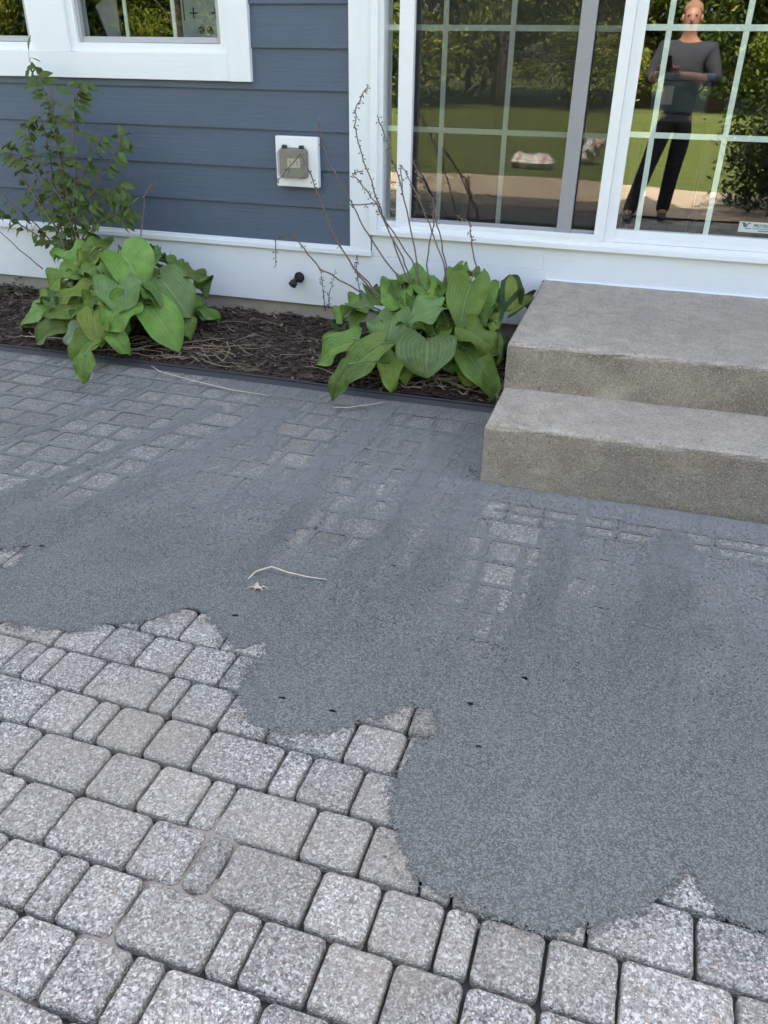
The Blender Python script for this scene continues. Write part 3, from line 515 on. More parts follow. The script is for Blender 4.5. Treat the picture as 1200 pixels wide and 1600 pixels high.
# distance to the nearest paver joint
rr = np.round((V0-v)/PITCHV).astype(int); dv = np.abs(np.abs(V0-PITCHV*rr-v)-PITCHV/2); du = np.full(len(X), 9.)
for r in range(-16, 8):
    k = rr == r
    if k.any():
        js = np.array(row_joints(r, -4.6, 3.2)); i = np.clip(np.searchsorted(js, u[k]), 1, len(js)-1); du[k] = np.minimum(np.abs(u[k]-js[i-1]), np.abs(js[i]-u[k]))
half = (rr == -8) & (X > -.33); dv = np.where(half, np.minimum(dv, np.abs(V0+8*PITCHV-v)), dv)
jd = np.minimum(du, dv); jd = np.where((du < .02) & (dv < .02), .02-np.hypot(.02-du, .02-dv), jd)
top = sstep(.0055, .012, jd)
bl = lambda cx, cy, sx, sy: np.exp(-((X-cx)/sx)**2-((Y-cy)/sy)**2)
k = .07+.27*sstep(-.9, -1.6, X); s = X-(Y+1.0)*k
st1 = fbm(s, Y*.12, 9, 11, 3); st2 = fbm(s, Y*.25, 28, 21, 3); st3 = fbm(X, Y, 3.2, 31, 4)
def lines(L):
    o = np.zeros_like(X)
    for pl, wd in L:
        d = edist(pl, X+(st2-.5)*.06+(st3-.5)*.08, Y, False); o = np.maximum(o, 1-sstep(.45, 1.25, d/(wd*(.55+.9*st3))+(fbm(s, Y*.6, 60, 23, 2)-.5)*.5))
    return o
thick, thin = lines(SWEEPS), lines(THIN_SWEEPS)
T = .95*bl(-2.15, -1.45, .60, .50)+.9*bl(-2.7, -1.1, .6, .35)+1.15*bl(.30, -1.61, .75, .09)+.75*bl(-.15, -2.0, .17, .33)+.3*bl(.35, -1.95, .35, .35)+.62*bl(-.74, -1.92, .24, .17)+.5*bl(-1.18, -1.25, .25, .22)+.4*bl(-.45, -2.25, .2, .2)+.62*bl(-.80, -.92, .55, .10)+.35*bl(-.25, -2.42, .15, .2)
T += .36*sstep(-2.45, -1.8, Y)*sstep(.35, -.4, X)+.10*sstep(-2.3, -1.7, Y)+.12*sstep(-2.6, -2.2, Y)
T *= (.55+.9*st3)*(.70+.6*st2)
T = T*(1-.75*thick)+.24*thin*(.4+st2)
T *= 1-.95*sstep(.30, .10, sdist)*sstep(-1.9, -2.2, Y)
T = np.clip(T*.98, 0, 1.0)
cov = sstep(-.022, .020, sdist+(fbm(X, Y, 60, 55)-.5)*.022)
cov = np.maximum(cov, .40*sstep(-.075, .0, sdist)*sstep(.35, .65, fbm(X, Y, 14, 58))*(sdist > -.075))
cov = cov*(1-np.clip(T, 0, .95)*top*(.56+.18*sstep(.5, .9, T)))
jopen = sstep(.75, 1.2, T)*(1-sstep(.002, .005, jd))*sstep(.5, .62, fbm(X, Y, 7, 77))*.8; cov *= 1-jopen
node_u = {}
for hx, hy in HOLES:
    i = np.argmin((X-hx)**2+(Y-hy)**2); sel = np.hypot(X-hx, Y-hy) < .07
    cand = np.where(sel, np.hypot(du, dv)*3+np.hypot(X-hx, Y-hy)*.3, 9); j = int(np.argmin(cand)); cx, cy = X[j], Y[j]
    cov *= sstep(.5, 1.1, np.hypot((X-cx)/.013, (Y-cy)/.0065))
cov = np.where(cov > .985, 1.2, cov)
ridge = thick*.006+(st1-.5)*.010+(st2-.5)*.005+(fbm(X, Y, 12, 66)-.5)*.003
Zs = .0013+np.clip(.006+ridge, 0, .02)*np.clip(1-T*1.5, .02, 1)*sstep(-.01, .10, sdist)
Zs -= .0014*(1-sstep(.0, .012, jd))*np.clip(T*1.6, .1, 1)
Zs = np.maximum(Zs, .0007)
dust_and_light = np.clip(.50*sstep(-2.5, -1.3, Y)*(.66+.34*sstep(.004, .013, jd))+np.clip(T, 0, 1)*.30*top*sstep(.15, .6, T)+.10*thin*(st2)-.12*thick+.20*(st2-.5)+.16*(st3-.5)*sstep(-2.6, -2.0, Y), 0, .6)*sstep(-.02, .05, sdist)  # swept dust streaks, plus painted brightening towards the wall where light falls off
cut = (X > STEP_X+.004) & (Y > STEP_Y+.004)
alive = (cov > .01) & ~cut
F = F[alive[F].any(1) & ~cut[F].any(1)]
used = np.zeros(len(X), bool); used[F] = True; mp_ = np.cumsum(used)-1
link('sand', npmesh('sand', np.stack([X, Y, Zs], 1)[used], mp_[F], M_SAND, True, {'cov': cov[used], 'dust_and_light': dust_and_light[used]}), kind='stuff', label='thin dark blue grey jointing sand swept over the pavers', category='sand')

# ------------------------------------------------------------------ planting bed
bed_z = lambda x, y: .035+.072*np.clip((np.asarray(y)+.745)/.745, 0, 1)+(fbm(x, y, 7, 5)-.5)*.035
X, Y, F = grid(-8, -.41, -.742, -.004, .02)
SZ = bed_z(X, Y)
link('soil', npmesh('soil', np.stack([X, Y, SZ], 1), F, M_MULCH, True, {'tone': rng.random(len(X))*.4}), kind='structure', label='dark soil of the planting bed')
def flakes(n, x0, x1, y0, y1, lmin, lmax, wmin, wmax, tone, lift, seed, curve=0.):
    g = np.random.default_rng(seed); V = []; F = []; T = []
    for i in range(n):
        x, y = g.uniform(x0, x1), g.uniform(y0, y1); L, W = g.uniform(lmin, lmax)/2, g.uniform(wmin, wmax)/2; a = g.uniform(0, 6.283); p, q = g.normal(0, .35, 2)
        dx, dy = math.cos(a), math.sin(a); z = float(bed_z(x, y))+g.uniform(.0, lift); o = len(V); tn = float(np.clip(g.normal(*tone), 0, 1)); h = min(W*.6, .003); c = g.normal(0, curve)
        for s in (-1, 0, 1):
            bx, by = x+dx*L*s-dy*c*L*(s*s), y+dy*L*s+dx*c*L*(s*s); ww = W*(1 if s == 0 else g.uniform(.3, .9))
            for e, zz in ((-1, 0), (1, 0), (1, h), (-1, h)): V.append((bx-dy*ww*e, min(by+dx*ww*e, -.006), z+s*L*math.sin(p)*.6+e*ww*math.sin(q)+zz))
        for k in (0, 4):
            for e in range(4): F.append((o+k+e, o+k+(e+1) % 4, o+k+4+(e+1) % 4, o+k+4+e))
        F += [(o, o+3, o+2, o+1), (o+8, o+9, o+10, o+11)]; T += [tn]*12
    return V, F, T
V, F, T = flakes(6500, -4.3, -.43, -.735, -.01, .012, .06, .004, .015, (.50, .25), .016, 3, .15)
link('mulch', npmesh('mulch', V, F, M_MULCH, False, {'tone': T}), kind='stuff', label='dark shredded bark mulch in the planting bed', category='mulch')
def litter(n, cx, cy, sx, sy, seed):
    g = np.random.default_rng(seed); b = MB()
    for i in range(n):
        x, y = g.normal(cx, sx), float(np.clip(g.normal(cy, sy), -.73, -.02)); a = g.normal(0, .8)+(math.pi if g.random() < .5 else 0); L = g.uniform(.06, .24); c = g.normal(0, 2.2); pts = []
        z = float(bed_z(x, y))+.012+g.uniform(0, .035)
        for k in range(6):
            pts.append((min(max(x, -4), -.43), float(np.clip(y, -.74, -.01)), max(z+math.sin(k*.9+i)*.006, float(bed_z(x, y))+.006))); x += math.cos(a)*L/5; y += math.sin(a)*L/5; a += c*L/5*2
        b.tube(pts, [g.uniform(.001, .0028)]*5+[.0006], 4)
    return b
litter(170, -.78, -.58, .24, .07, 5).build('straw_litter', simple('dead_leaf_straw', (.30, .235, .17), .8, var=.5, scale=25), kind='stuff', label='tangle of dead brown leaf stalks at the foot of the right hosta', category='dead leaves')
litter(110, -2.2, -.60, .3, .07, 6).build('straw_litter', simple('dead_leaf_straw', (.26, .195, .14), .8, var=.5, scale=25), kind='stuff', label='tangle of dead brown leaf stalks on the mulch beside the left hosta', category='dead leaves')
litter(60, -1.75, -.40, .75, .20, 9).build('straw_litter', simple('dead_stem_straw', (.24, .18, .13), .8, var=.5, scale=25), kind='stuff', label='loose dry stems scattered over the bark mulch', category='dead stems')
b = MB()
pts = [(x, -.748+.006*math.sin(x*2.3)+.003*math.sin(x*7), 0) for x in np.linspace(-8, -.42, 90)]
for (p, q) in zip(pts[:-1], pts[1:]):
    b.add([(p[0], p[1]-.006, -.05), (q[0], q[1]-.006, -.05), (q[0], q[1]-.006, .028), (p[0], p[1]-.006, .028), (p[0], p[1]+.006, -.05), (q[0], q[1]+.006, -.05), (q[0], q[1]+.006, .028), (p[0], p[1]+.006, .028)],
          [(0, 1, 2, 3), (3, 2, 6, 7), (5, 4, 7, 6)])
b.tube([(p[0], p[1], .031) for p in pts], .0075, 8)
b.build('garden_edging', M_EDGING, smooth=True, label='black plastic edging strip between the mulch bed and the pavers', category='garden edging')

# ------------------------------------------------------------------ concrete steps
prof = [(-.0185, -.04), (-.0185, .4224), (-1.058, .4224), (-1.058, .2401), (-1.423, .2385), (-1.423, -.04)]
me = bpy.data.meshes.new('concrete_steps'); bm = bmesh.new()
x0, x1 = STEP_X, 1.62
va = [bm.verts.new((x0, y, z)) for y, z in prof]; vb = [bm.verts.new((x1, y+(.03 if y < -1.4 else .02 if y < -1 else 0)*(x1-x0)/1.0, z)) for y, z in prof]
bm.faces.new(va[::-1]); bm.faces.new(vb)
for i in range(6): j = (i+1) % 6; bm.faces.new((va[i], va[j], vb[j], vb[i]))
bmesh.ops.recalc_face_normals(bm, faces=bm.faces)
bmesh.ops.bevel(bm, geom=[e for e in bm.edges if e.calc_face_angle(0) > .5 and min(v.co.z for v in e.verts) > .01 and not all(abs(v.co.y+1.058) < .08 and v.co.z < .3 for v in e.verts)], offset=.022, segments=5, affect='EDGES', profile=.5)
for k in range(48):
    xx = x0+.0425*(k+1)
    if xx < x1-.05: bmesh.ops.bisect_plane(bm, geom=bm.verts[:]+bm.edges[:]+bm.faces[:], plane_co=(xx, 0, 0), plane_no=(1, 0, 0))
for zz in (.04, .08, .12, .16, .20, .28, .32, .36): bmesh.ops.bisect_plane(bm, geom=bm.verts[:]+bm.edges[:]+bm.faces[:], plane_co=(0, 0, zz), plane_no=(0, 0, 1))
for vtx in bm.verts:
    if x0+.03 < vtx.co.x < x1-.03 or vtx.co.z > .3:
        vtx.co.y += random.gauss(0, .0017); vtx.co.z += random.gauss(0, .0013) if vtx.co.z > .05 else 0
for f in bm.faces: f.smooth = True
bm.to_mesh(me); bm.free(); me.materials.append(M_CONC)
try: me.set_sharp_from_angle(angle=math.radians(50))
except Exception: pass
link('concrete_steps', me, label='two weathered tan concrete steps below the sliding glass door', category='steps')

# ------------------------------------------------------------------ house
house = empty('house', (0, 0, 0), label='house wall with blue grey lap siding, white trim and a white sliding glass door', category='house')
WX0, WX1, WZ0, WZ1 = -4.26, -1.902, 1.242, 2.55      # window trim outline
DX0, DX1, DZ1 = -1.405, 1.16, 2.62                   # door casing outline
b = MB()
def lap(x0, x1, z0, z1, zt=None):
    zt = zt or z1
    yb, yt = -.0155, -.004
    yt2 = yb+(yt-yb)*(zt-z0)/(z1-z0)
    b.add([(x0, 0, z0), (x1, 0, z0), (x1, yb, z0), (x0, yb, z0), (x1, yt2, zt), (x0, yt2, zt), (x1, 0, zt), (x0, 0, zt)], [(0, 1, 2, 3), (3, 2, 4, 5), (5, 4, 6, 7), (0, 3, 5, 7), (1, 6, 4, 2)])
z = .508
LAPS = []
while z < 5.25: LAPS.append((z, z+.1755)); z += .1755
for z0, z1 in LAPS:
    segs = [(-8, DX0, z1), (DX1, 6, z1)] if z0 < DZ1 else [(-8, 6, z1)]
    for a, c, zt in segs:
        if a < WX0 and z1 > WZ0+.03 and z0 < WZ1-.03 and c <= DX0+.01 or (z1 > WZ0+.03 and z0 < WZ1-.03 and a == -8):
            if z0 < WZ0: lap(a, WX0+.02, z0, z1); lap(WX0+.02, WX1-.02, z0, z1, WZ0+.03); lap(WX1-.02, c, z0, z1)
            else: lap(a, WX0+.02, z0, z1); lap(WX1-.02, c, z0, z1)
        else: lap(a, c, z0, z1)
b.build('siding', M_SIDING, house)
b = MB()                                              # wall behind the siding with its openings
for bx in ((-8, -4.18, .45, 5.3), (-1.98, -1.38, .45, 2.63), (1.12, 6, .45, 5.3), (-4.18, -1.98, .45, 1.30), (-4.18, -1.98, 2.50, 5.3), (-1.98, 1.12, 2.60, 5.3)): b.box(bx[0], bx[1], .0015, .16, bx[2], bx[3])
b.box(-8, -7.85, .16, 9, .0, 5.3); b.box(5.85, 6, .16, 9, 0, 5.3); b.box(-8, 6, 9, 9.15, 0, 5.3)
b.build('wall', M_DARKROOM, house)
MB().box(-8, STEP_X-.001, -.022, -.001, .187, .466).build('skirt_board', M_WHITE_H, house, bevel=.002)
b = MB(); b.box(-8, -1.292, -.040, -.001, .467, .492); b.box(-8, DX0-.0005, -.030, -.001, .492, .5075); b.build('skirt_cap', M_WHITE_H, house, bevel=.003)
b = MB(); b.box(-1.291, -.423, -.020, -.001, .467, .574); b.box(-.4225, 1.10, -.018, -.001, .415, .574); b.build('sill_board', M_WHITE_H, house, bevel=.0015)
MB().box(-8, 6, .002, .25, -.2, .187).build('foundation', M_FOUND, house)
b = MB(); b.box(DX0, -1.296, -.032, -.001, .4925, DZ1); b.box(1.06, DX1, -.032, -.001, .4225, DZ1); b.box(-1.2955, 1.0595, -.032, -.001, 2.51, DZ1); b.build('door_casing', M_WHITE_V, house, bevel=.002)
b = MB()
b.add([(-8.4, -.45, 5.25), (6.4, -.45, 5.25), (6.4, 4.6, 7.6), (-8.4, 4.6, 7.6), (6.4, 9.6, 5.25), (-8.4, 9.6, 5.25), (-8.4, -.45, 5.4), (6.4, -.45, 5.4), (6.4, 4.6, 7.76), (-8.4, 4.6, 7.76), (6.4, 9.6, 5.4), (-8.4, 9.6, 5.4)],
      [(0, 3, 2, 1), (3, 5, 4, 2), (6, 7, 8, 9), (9, 8, 10, 11), (0, 1, 7, 6), (5, 11, 10, 4), (0, 6, 9, 3), (3, 9, 11, 5), (1, 2, 8, 7), (2, 4, 10, 8)])
b.add([(-8.4, -.45, 5.249), (6.4, -.45, 5.249), (6.4, 0, 5.249), (-8.4, 0, 5.249)], [(0, 1, 2, 3)])
b.build('roof', M_ROOF, house)
b = MB(); b.tube([(x, -.0215, .4215+.0006*math.sin(x*31)) for x in np.linspace(STEP_X+.015, 1.5, 60)], .0045, 6); b.build('caulk_bead', M_VINYL, house, smooth=True)
# windows
def window(x0, x1, lab):
    zb, zt = 1.358, 2.44
    b = MB()                                          # outer vinyl frame
    b.box(x0, x0+.042, -.012, .10, zb, zt); b.box(x1-.042, x1, -.012, .10, zb, zt); b.box(x0+.042, x1-.042, -.012, .10, zb, zb+.040); b.box(x0+.042, x1-.042, -.012, .10, zt-.04, zt)
    for xx in (x0+.10, x1-.12): b.box(xx, xx+.022, -.0135, -.011, zb+.008, zb+.0125)
    wo = b.build('window', M_VINYL, house, bevel=.002, label=lab)
    b = MB(); a, c = x0+.043, x1-.043; z0, z1 = zb+.041, zt-.041
    b.box(a, a+.022, .006, .05, z0, z1); b.box(c-.022, c, .006, .05, z0, z1); b.box(a+.022, c-.022, .006, .05, z0, z0+.026); b.box(a+.022, c-.022, .006, .05, z1-.026, z1); b.box(a+.022, c-.022, .006, .05, 1.90, 1.93)
    b.build('sash', M_SASHGREY, wo, bevel=.0015)
    MB().box(a+.02, c-.02, .022, .026, z0+.02, z1-.02).build('glass_pane', M_GLASS_WIN, wo)
    b = MB()
    for k in (1, 2): xx = a+(c-a)*k/3; b.box(xx-.009, xx+.009, .031, .037, z0+.02, z1-.02)
    b.box(a, c, .0315, .0365, 1.62, 1.638)
    b.build('muntin', M_MUNTIN, wo)
window(-2.90, -2.018, 'right-hand window unit of the pair'); window(-4.12, -3.095, 'left-hand window unit, mostly out of frame')
b = MB(); b.box(WX0, -2.0185, -.034, -.001, WZ0, 1.357); b.build('window_sill_trim', M_WHITE_H, house, bevel=.002)
b = MB(); b.box(-2.018, WX1, -.036, -.001, WZ0-.001, WZ1); b.box(-3.0945, -2.9005, -.030, -.001, 1.3575, 2.44); b.box(WX0, -4.1205, -.034, -.001, 1.3575, WZ1); b.box(-4.12, -2.0185, -.033, -.001, 2.4405, WZ1); b.build('window_side_trim', M_WHITE_V, house, bevel=.002)
# sliding door
b = MB()
b.box(-1.2955, -1.262, -.045, .12, .575, 2.51); b.box(-1.262, -1.240, -.020, .12, .60, 2.51); b.box(1.03, 1.0595, -.045, .12, .575, 2.51)
b.box(-1.262, 1.03, -.046, .12, .5755, .600); b.box(-1.24, 1.03, -.028, .12, .600, .618); b.box(-1.24, 1.03, .0, .12, .618, .640); b.box(-1.24, 1.03, -.045, .12, 2.46, 2.509)
door = b.build('sliding_door', M_VINYL, house, bevel=.002)
b = MB(); b.box(-.155, -.108, -.012, .035, .618, 2.46); b.box(.98, 1.03, -.012, .035, .618, 2.46); b.box(-.108, .98, -.012, .035, .619, .640); b.box(-.108, .98, -.008, .035, .640, .673); b.box(-.108, .98, -.012, .035, 2.40, 2.46)
b.build('panel_frame', M_VINYL, door, bevel=.002)
MB().box(-.11, .985, .002, .006, .668, 2.41).build('glass_pane', M_GLASS, door)
def muntins(xs, zs, x0, x1, z0, z1, y):
    b = MB(); h = .0115
    ze = [z0]+[q for z in zs for q in (z-h, z+h)]+[z1]
    for x in xs: b.box(x-h, x+h, y, y+.006, z0, z1)
    xe = [x0]+[q for x in xs for q in (x-h-.0002, x+h+.0002)]+[x1]
    for z in zs:
        for a, c in zip(xe[::2], xe[1::2]): b.box(a, c, y+.0005, y+.0055, z-h, z+h)
    return b
muntins((-.014, .286, .586, .886), (1.072, 1.476, 1.88, 2.28), -.108, .98, .67, 2.41, .011).build('muntin', M_MUNTIN, door)
MB().box(-1.24, -.16, .052, .056, .63, 2.46).build('glass_pane', M_GLASS, door)
muntins((-.975, -.672, -.37), (1.056, 1.472, 1.88, 2.28), -1.24, -.16, .63, 2.46, .061).build('muntin', M_MUNTIN, door)
b = MB(); b.box(-1.168, -1.100, -.018, .022, .619, 2.46); b.box(-.202, -.1555, -.030, .022, .619, 2.46)
b.add([(-1.168, -.0185, .5995), (-.1555, -.0305, .5995), (-.202, -.0305, .6455), (-1.100, -.0185, .6455), (-1.168, .02, .5995), (-.1555, .02, .5995), (-.202, .02, .6455), (-1.100, .02, .6455)], [(0, 1, 2, 3), (3, 2, 6, 7), (0, 4, 5, 1), (4, 7, 6, 5), (0, 3, 7, 4), (1, 5, 6, 2)])
b.build('screen_frame', M_VINYL, door, bevel=.0015)
MB().box(-1.101, -.201, .010, .012, .645, 2.44).build('screen_mesh', M_SCREEN, door)
b = MB(); b.box(-.378, -.312, -.012, .030, .6465, 2.44); b.box(-1.0995, -.378, -.004, .009, .6465, .662); b.box(-.312, -.2025, -.004, .009, .6465, .660); b.build('screen_stile', M_GREYMETAL, door, bevel=.002)
# rooms behind the glass
b = MB(); b.box(-7.8, 5.8, .17, 8.9, .40, .44); b.box(-7.8, 5.8, .17, 8.9, 2.75, 2.8); b.box(-1.75, -1.60, .17, 8.9, .44, 2.75); b.box(-7.8, 5.8, 5.0, 5.1, .44, 2.75)
b.build('room', M_DARKROOM, kind='structure', label='dark rooms behind the window and door glass')

# ------------------------------------------------------------------ fittings on the wall
ob = MB().box(-1.784, -1.561, -.052, -.016, .782, 1.012).build('electrical_outlet', M_VINYL, bevel=.005, label='white square outlet block with smoky weather cover on the blue siding', category='outlet')
cb = MB()
def rbox(mb, cx, cz, hw, hh, y0, y1, r, taper=.88, n=5):
    V = []; m = 4*n
    for y, k in ((y0, 1), (y0+(y1-y0)*.72, .97), (y1, taper)):
        for (sx, sz, a0) in ((1, 1, 0), (-1, 1, 90), (-1, -1, 180), (1, -1, 270)):
            for q in range(n):
                t = math.radians(a0+90*q/(n-1)); V.append((cx+k*(sx*(hw-r)+r*math.cos(t)), y, cz+k*(sz*(hh-r)+r*math.sin(t))))
    F = [(L*m+i, L*m+(i+1) % m, (L+1)*m+(i+1) % m, (L+1)*m+i) for L in (0, 1) for i in range(m)]+[tuple(2*m+i for i in range(m))]
    mb.add(V, F); return mb
rbox(cb, -1.687, .892, .074, .068, -.053, -.108, .022).build('cover', M_COVER, ob, smooth=False)
b = MB()
rbox(b, -1.687, .892, .076, .070, -.0525, -.060, .022, 1.0).build('gasket', simple('grey_gasket', (.22, .215, .19), .6), ob)
rc = rbox(MB(), -1.684, .892, .034, .021, -.0605, -.068, .006, .98).build('receptacle', M_CREAM, ob)
for sx in (-.018, .018):
    for sz in (-.004, .007): MB().box(-1.684+sx-.0025, -1.684+sx+.0025, -.0690, -.0672, .892+sz-.0025, .892+sz+.0025).build('slot', M_BLACK, rc)
for sx in (-.045, .045): MB().box(-1.687+sx-.011, -1.687+sx+.011, -.070, -.053, .958, .974).build('hinge', M_BLACK, ob, bevel=.003)
fx, fz = -1.695, .328
f = empty('faucet', (fx, -.022, fz), label='weathered dark outdoor faucet sticking out of the white skirt board', category='faucet')
def FP(o): return part_at(o, f)
b = MB(); b.tube([(fx, -.0225, fz), (fx, -.028, fz)], .028, 14); b.tube([(fx, -.028, fz), (fx, -.042, fz)], .013, 10); b.ball((fx, -.048, fz), .020); b.tube([(fx, -.048, fz), (fx-.010, -.060, fz-.012), (fx-.014, -.070, fz-.020)], [.015, .015, .014], 10); b.tube([(fx-.013, -.068, fz-.018), (fx-.020, -.084, fz-.032)], .021, 8)
FP(b.build('body', M_DARKMETAL, smooth=True))
b = MB(); b.tube([(fx, -.048, fz), (fx+.016, -.062, fz+.014)], .006, 8)
for k in range(8): t = k*math.pi/4; b.ball((fx+.016+.018*math.cos(t), -.066, fz+.014+.018*math.sin(t)), .0075, 8, 6)
b.ball((fx+.016, -.066, fz+.014), (.016, .007, .016)); FP(b.build('handle', M_DARKMETAL, smooth=True))
# ------------------------------------------------------------------ hostas
PROF_T = np.array([0, .06, .14, .25, .36, .5, .65, .78, .88, .95, 1.0]); PROF_W = np.array([.44, .70, .88, .99, 1., .97, .86, .66, .43, .21, .0])
def hosta_leaf(base, tip, W, nrm, seed, NU=20, NT=22):
    g = random.Random(seed); B, T, N = Vector(base), Vector(tip), Vector(nrm).normalized()
    ax = T-B; L = ax.length; ax = ax/L; N = (N-ax*N.dot(ax)).normalized(); S = ax.cross(N)
    cup = g.uniform(.02, .30); arch = g.uniform(.10, .30); droop = g.uniform(.05, .32); wav = g.uniform(.006, .018); ph = g.uniform(0, 6); tw = g.uniform(-.35, .35); nv = g.choice((6, 7, 8)); fold = g.uniform(-.1, .2)
    ox = g.uniform(0, 50); skew = g.uniform(-.12, .12)
    us = np.linspace(-1, 1, 2*NU+1); ts = np.linspace(0, 1, NT+1); U, Tt = np.meshgrid(us, ts)
    pw = np.interp(Tt, PROF_T, PROF_W)
    a = np.abs(U); y = (Tt-.19*a*(1-Tt)**2.2)*L; x = U*pw*W/2+skew*W*Tt*(1-Tt)*2
    xr = x/(W/2)
    z = cup*W*xr**2*.9*(1-.4*Tt)+fold*W*np.abs(xr)*.6
    z += -droop*L*.55*Tt**2.4-arch*L*(2*Tt-1)**2*.45+arch*L*.4*(1-Tt)*0
    z += wav*np.sin(Tt*11+ph+np.sign(U)*1.3)*a**2.5*2-.05*W*a**4*np.sin(ph)
    rib = np.cos(2*math.pi*nv*a**.92)*(1-.55*a)*np.sin(np.clip(Tt*1.03, 0, 1)*math.pi)**.5
    z += .0034*rib
    z += (fbm(x+ox, y+ox, 48, seed % 40, 2)-.5)*.013*np.sin(np.clip(Tt, 0, 1)*math.pi)**.6*(1-a**3)
    z -= .004*np.exp(-(a/.05)**2)
    tz = tw*(Tt-.3); x2 = x*np.cos(tz)-z*np.sin(tz); z2 = x*np.sin(tz)+z*np.cos(tz)
    P = np.array(B)[None, None]+x2[..., None]*np.array(S)+y[..., None]*np.array(ax)+z2[..., None]*np.array(N)
    P[..., 2] = np.maximum(P[..., 2], .012+.00*P[..., 1]); P[..., 1] = np.minimum(P[..., 1], -.024)
    nx, ny = 2*NU+1, NT+1; I = np.arange(nx*ny).reshape(ny, nx); F = np.stack([I[:-1, :-1], I[:-1, 1:], I[1:, 1:], I[1:, :-1]], -1).reshape(-1, 4)
    return P.reshape(-1, 3), F, U.ravel()
def hosta(name, rows, root, label, variegated=()):
    r = empty(name, root, label=label, category='hosta plant', group='hostas along the house wall')
    names = {0: None, 1: 'yellow-green leaf', 2: 'blue-green leaf', 3: 'dark green leaf', 4: 'pale whitish green leaf'}
    pet = MB()
    gf = random.Random(len(rows)*3+int(root[0]*100)); C0 = Vector((root[0], root[1], .07)); ex = (.36, .27, .36) if root[0] > -1.5 else (.43, .30, .40)
    rows = [list(q) for q in rows]
    for q in rows:                                       # leaves a little fuller than measured edge to edge
        B_, T_ = Vector(q[0:3]), Vector(q[3:6]); m_ = (B_+T_)/2; q[0:3] = m_+(B_-m_)*1.10; q[3:6] = m_+(T_-m_)*1.12; q[6] *= .98
    for k in range(84):
        a, e = gf.uniform(0, 6.283), gf.uniform(.12, 1.35); rr_ = gf.uniform(.66, 1.04)
        n_ = Vector((math.cos(a)*math.cos(e), math.sin(a)*math.cos(e), math.sin(e))); P_ = C0+Vector((n_.x*ex[0], n_.y*ex[1], n_.z*ex[2]))*rr_
        if P_.x > -.52 or P_.y > -.10: continue
        dn = (Vector((n_.x, n_.y, 0)).normalized()+Vector((gf.gauss(0, .4), gf.gauss(0, .4), -.35+.5*math.sin(e)))).normalized(); nn_ = (n_+Vector((0, -.15, .6))).normalized(); L_ = gf.uniform(.095, .155)
        B_, T_ = P_-dn*L_*.5, P_+dn*L_*.5; B_.z = max(B_.z, .06); T_.z = max(T_.z, .05)
        rows.append([*B_, *T_, L_*gf.uniform(.74, .95), *nn_, root[0]+n_.x*.05, root[1]+n_.y*.05, .05, gf.choice((0, 0, 0, 3, 3, 2, 1))])
    for i, q in enumerate(rows):
        base, tip, W, n, rt, ti = q[0:3], q[3:6], q[6], q[7:10], q[10:13], int(q[13])
        V, F, U = hosta_leaf(base, tip, W, n, i*17+len(rows))
        me = npmesh('leaf', V, F, M_LEAF_VAR if i in variegated else M_LEAF[ti], True, {'across': U}); o = link('leaf', me)
        if i in variegated: o['label'] = 'dark leaf with a yellow green centre'
        elif names[ti]: o['label'] = names[ti]
        part_at(o, r)
        A, B, T = Vector(rt), Vector(base), Vector(tip); mid = A.lerp(B, .55)+Vector((0, 0, .35*abs(B.z-A.z)+.02)); 
        pts = [A.lerp(mid, k/5).lerp(mid.lerp(B, k/5), k/5) for k in range(6)]
        pet.tube(pts, [.0065, .006, .0055, .005, .0045, .0035], 6)
    part_at(pet.build('leaf_stalk', M_STEMGREEN, smooth=True), r)
    return r
def stalk_mesh(pts, r0, r1, pods, seed, frac=.45):
    g = random.Random(seed); b = MB(); P = [Vector(p) for p in pts]
    fine = []
    for a, c, k in zip(P[:-1], P[1:], range(len(P))):
        for j in range(4): fine.append(a.lerp(c, j/4)+Vector((g.gauss(0, .0022), g.gauss(0, .0022), g.gauss(0, .0018))))
    fine.append(P[-1]); n = len(fine)
    b.tube(fine, [r0+(r1-r0)*i/(n-1) for i in range(n)], 6)
    if pods:
        for i in range(int(n*frac), n-1):
            for q in range(2):
                p = fine[i].lerp(fine[i+1], g.random()); d = Vector((g.gauss(0, 1), g.gauss(0, 1), g.gauss(-.3, .7))).normalized(); L = g.uniform(.005, .013)
                e = p+d*L+Vector((0, 0, -.003)); b.tube([p, e], [.0012, .0009], 4); b.tube([e, e+d*.004, e+d*.009], [.0012, .0034, .0006], 5)
    return b
RH_ROOT, LH_ROOT = (-.78, -.42, .06), (-2.55, -.42, .06)
rh = hosta('hosta', RIGHT_HOSTA, RH_ROOT, 'large green hosta beside the concrete steps with tall dry stalks rising from it', (17, 18, 20, 21))
for i, p in enumerate(RIGHT_STALKS): part_at(stalk_mesh(p, .0042, .0020, True, i, .42 if i else .35).build('dry_stalk', M_STALK, label='thin dry brown flower stalk with seed pods'), rh)
lh = hosta('hosta', LEFT_HOSTA, LH_ROOT, 'large green hosta below the window beside the leafy shrub, one leaf drooping over the edging')
for i, p in enumerate(LEFT_STALKS): part_at(stalk_mesh(p, .0036, .0016, i == 3, 50+i, .3).build('dry_stalk', M_STALK, label='thin dry pale flower stalk'), lh)

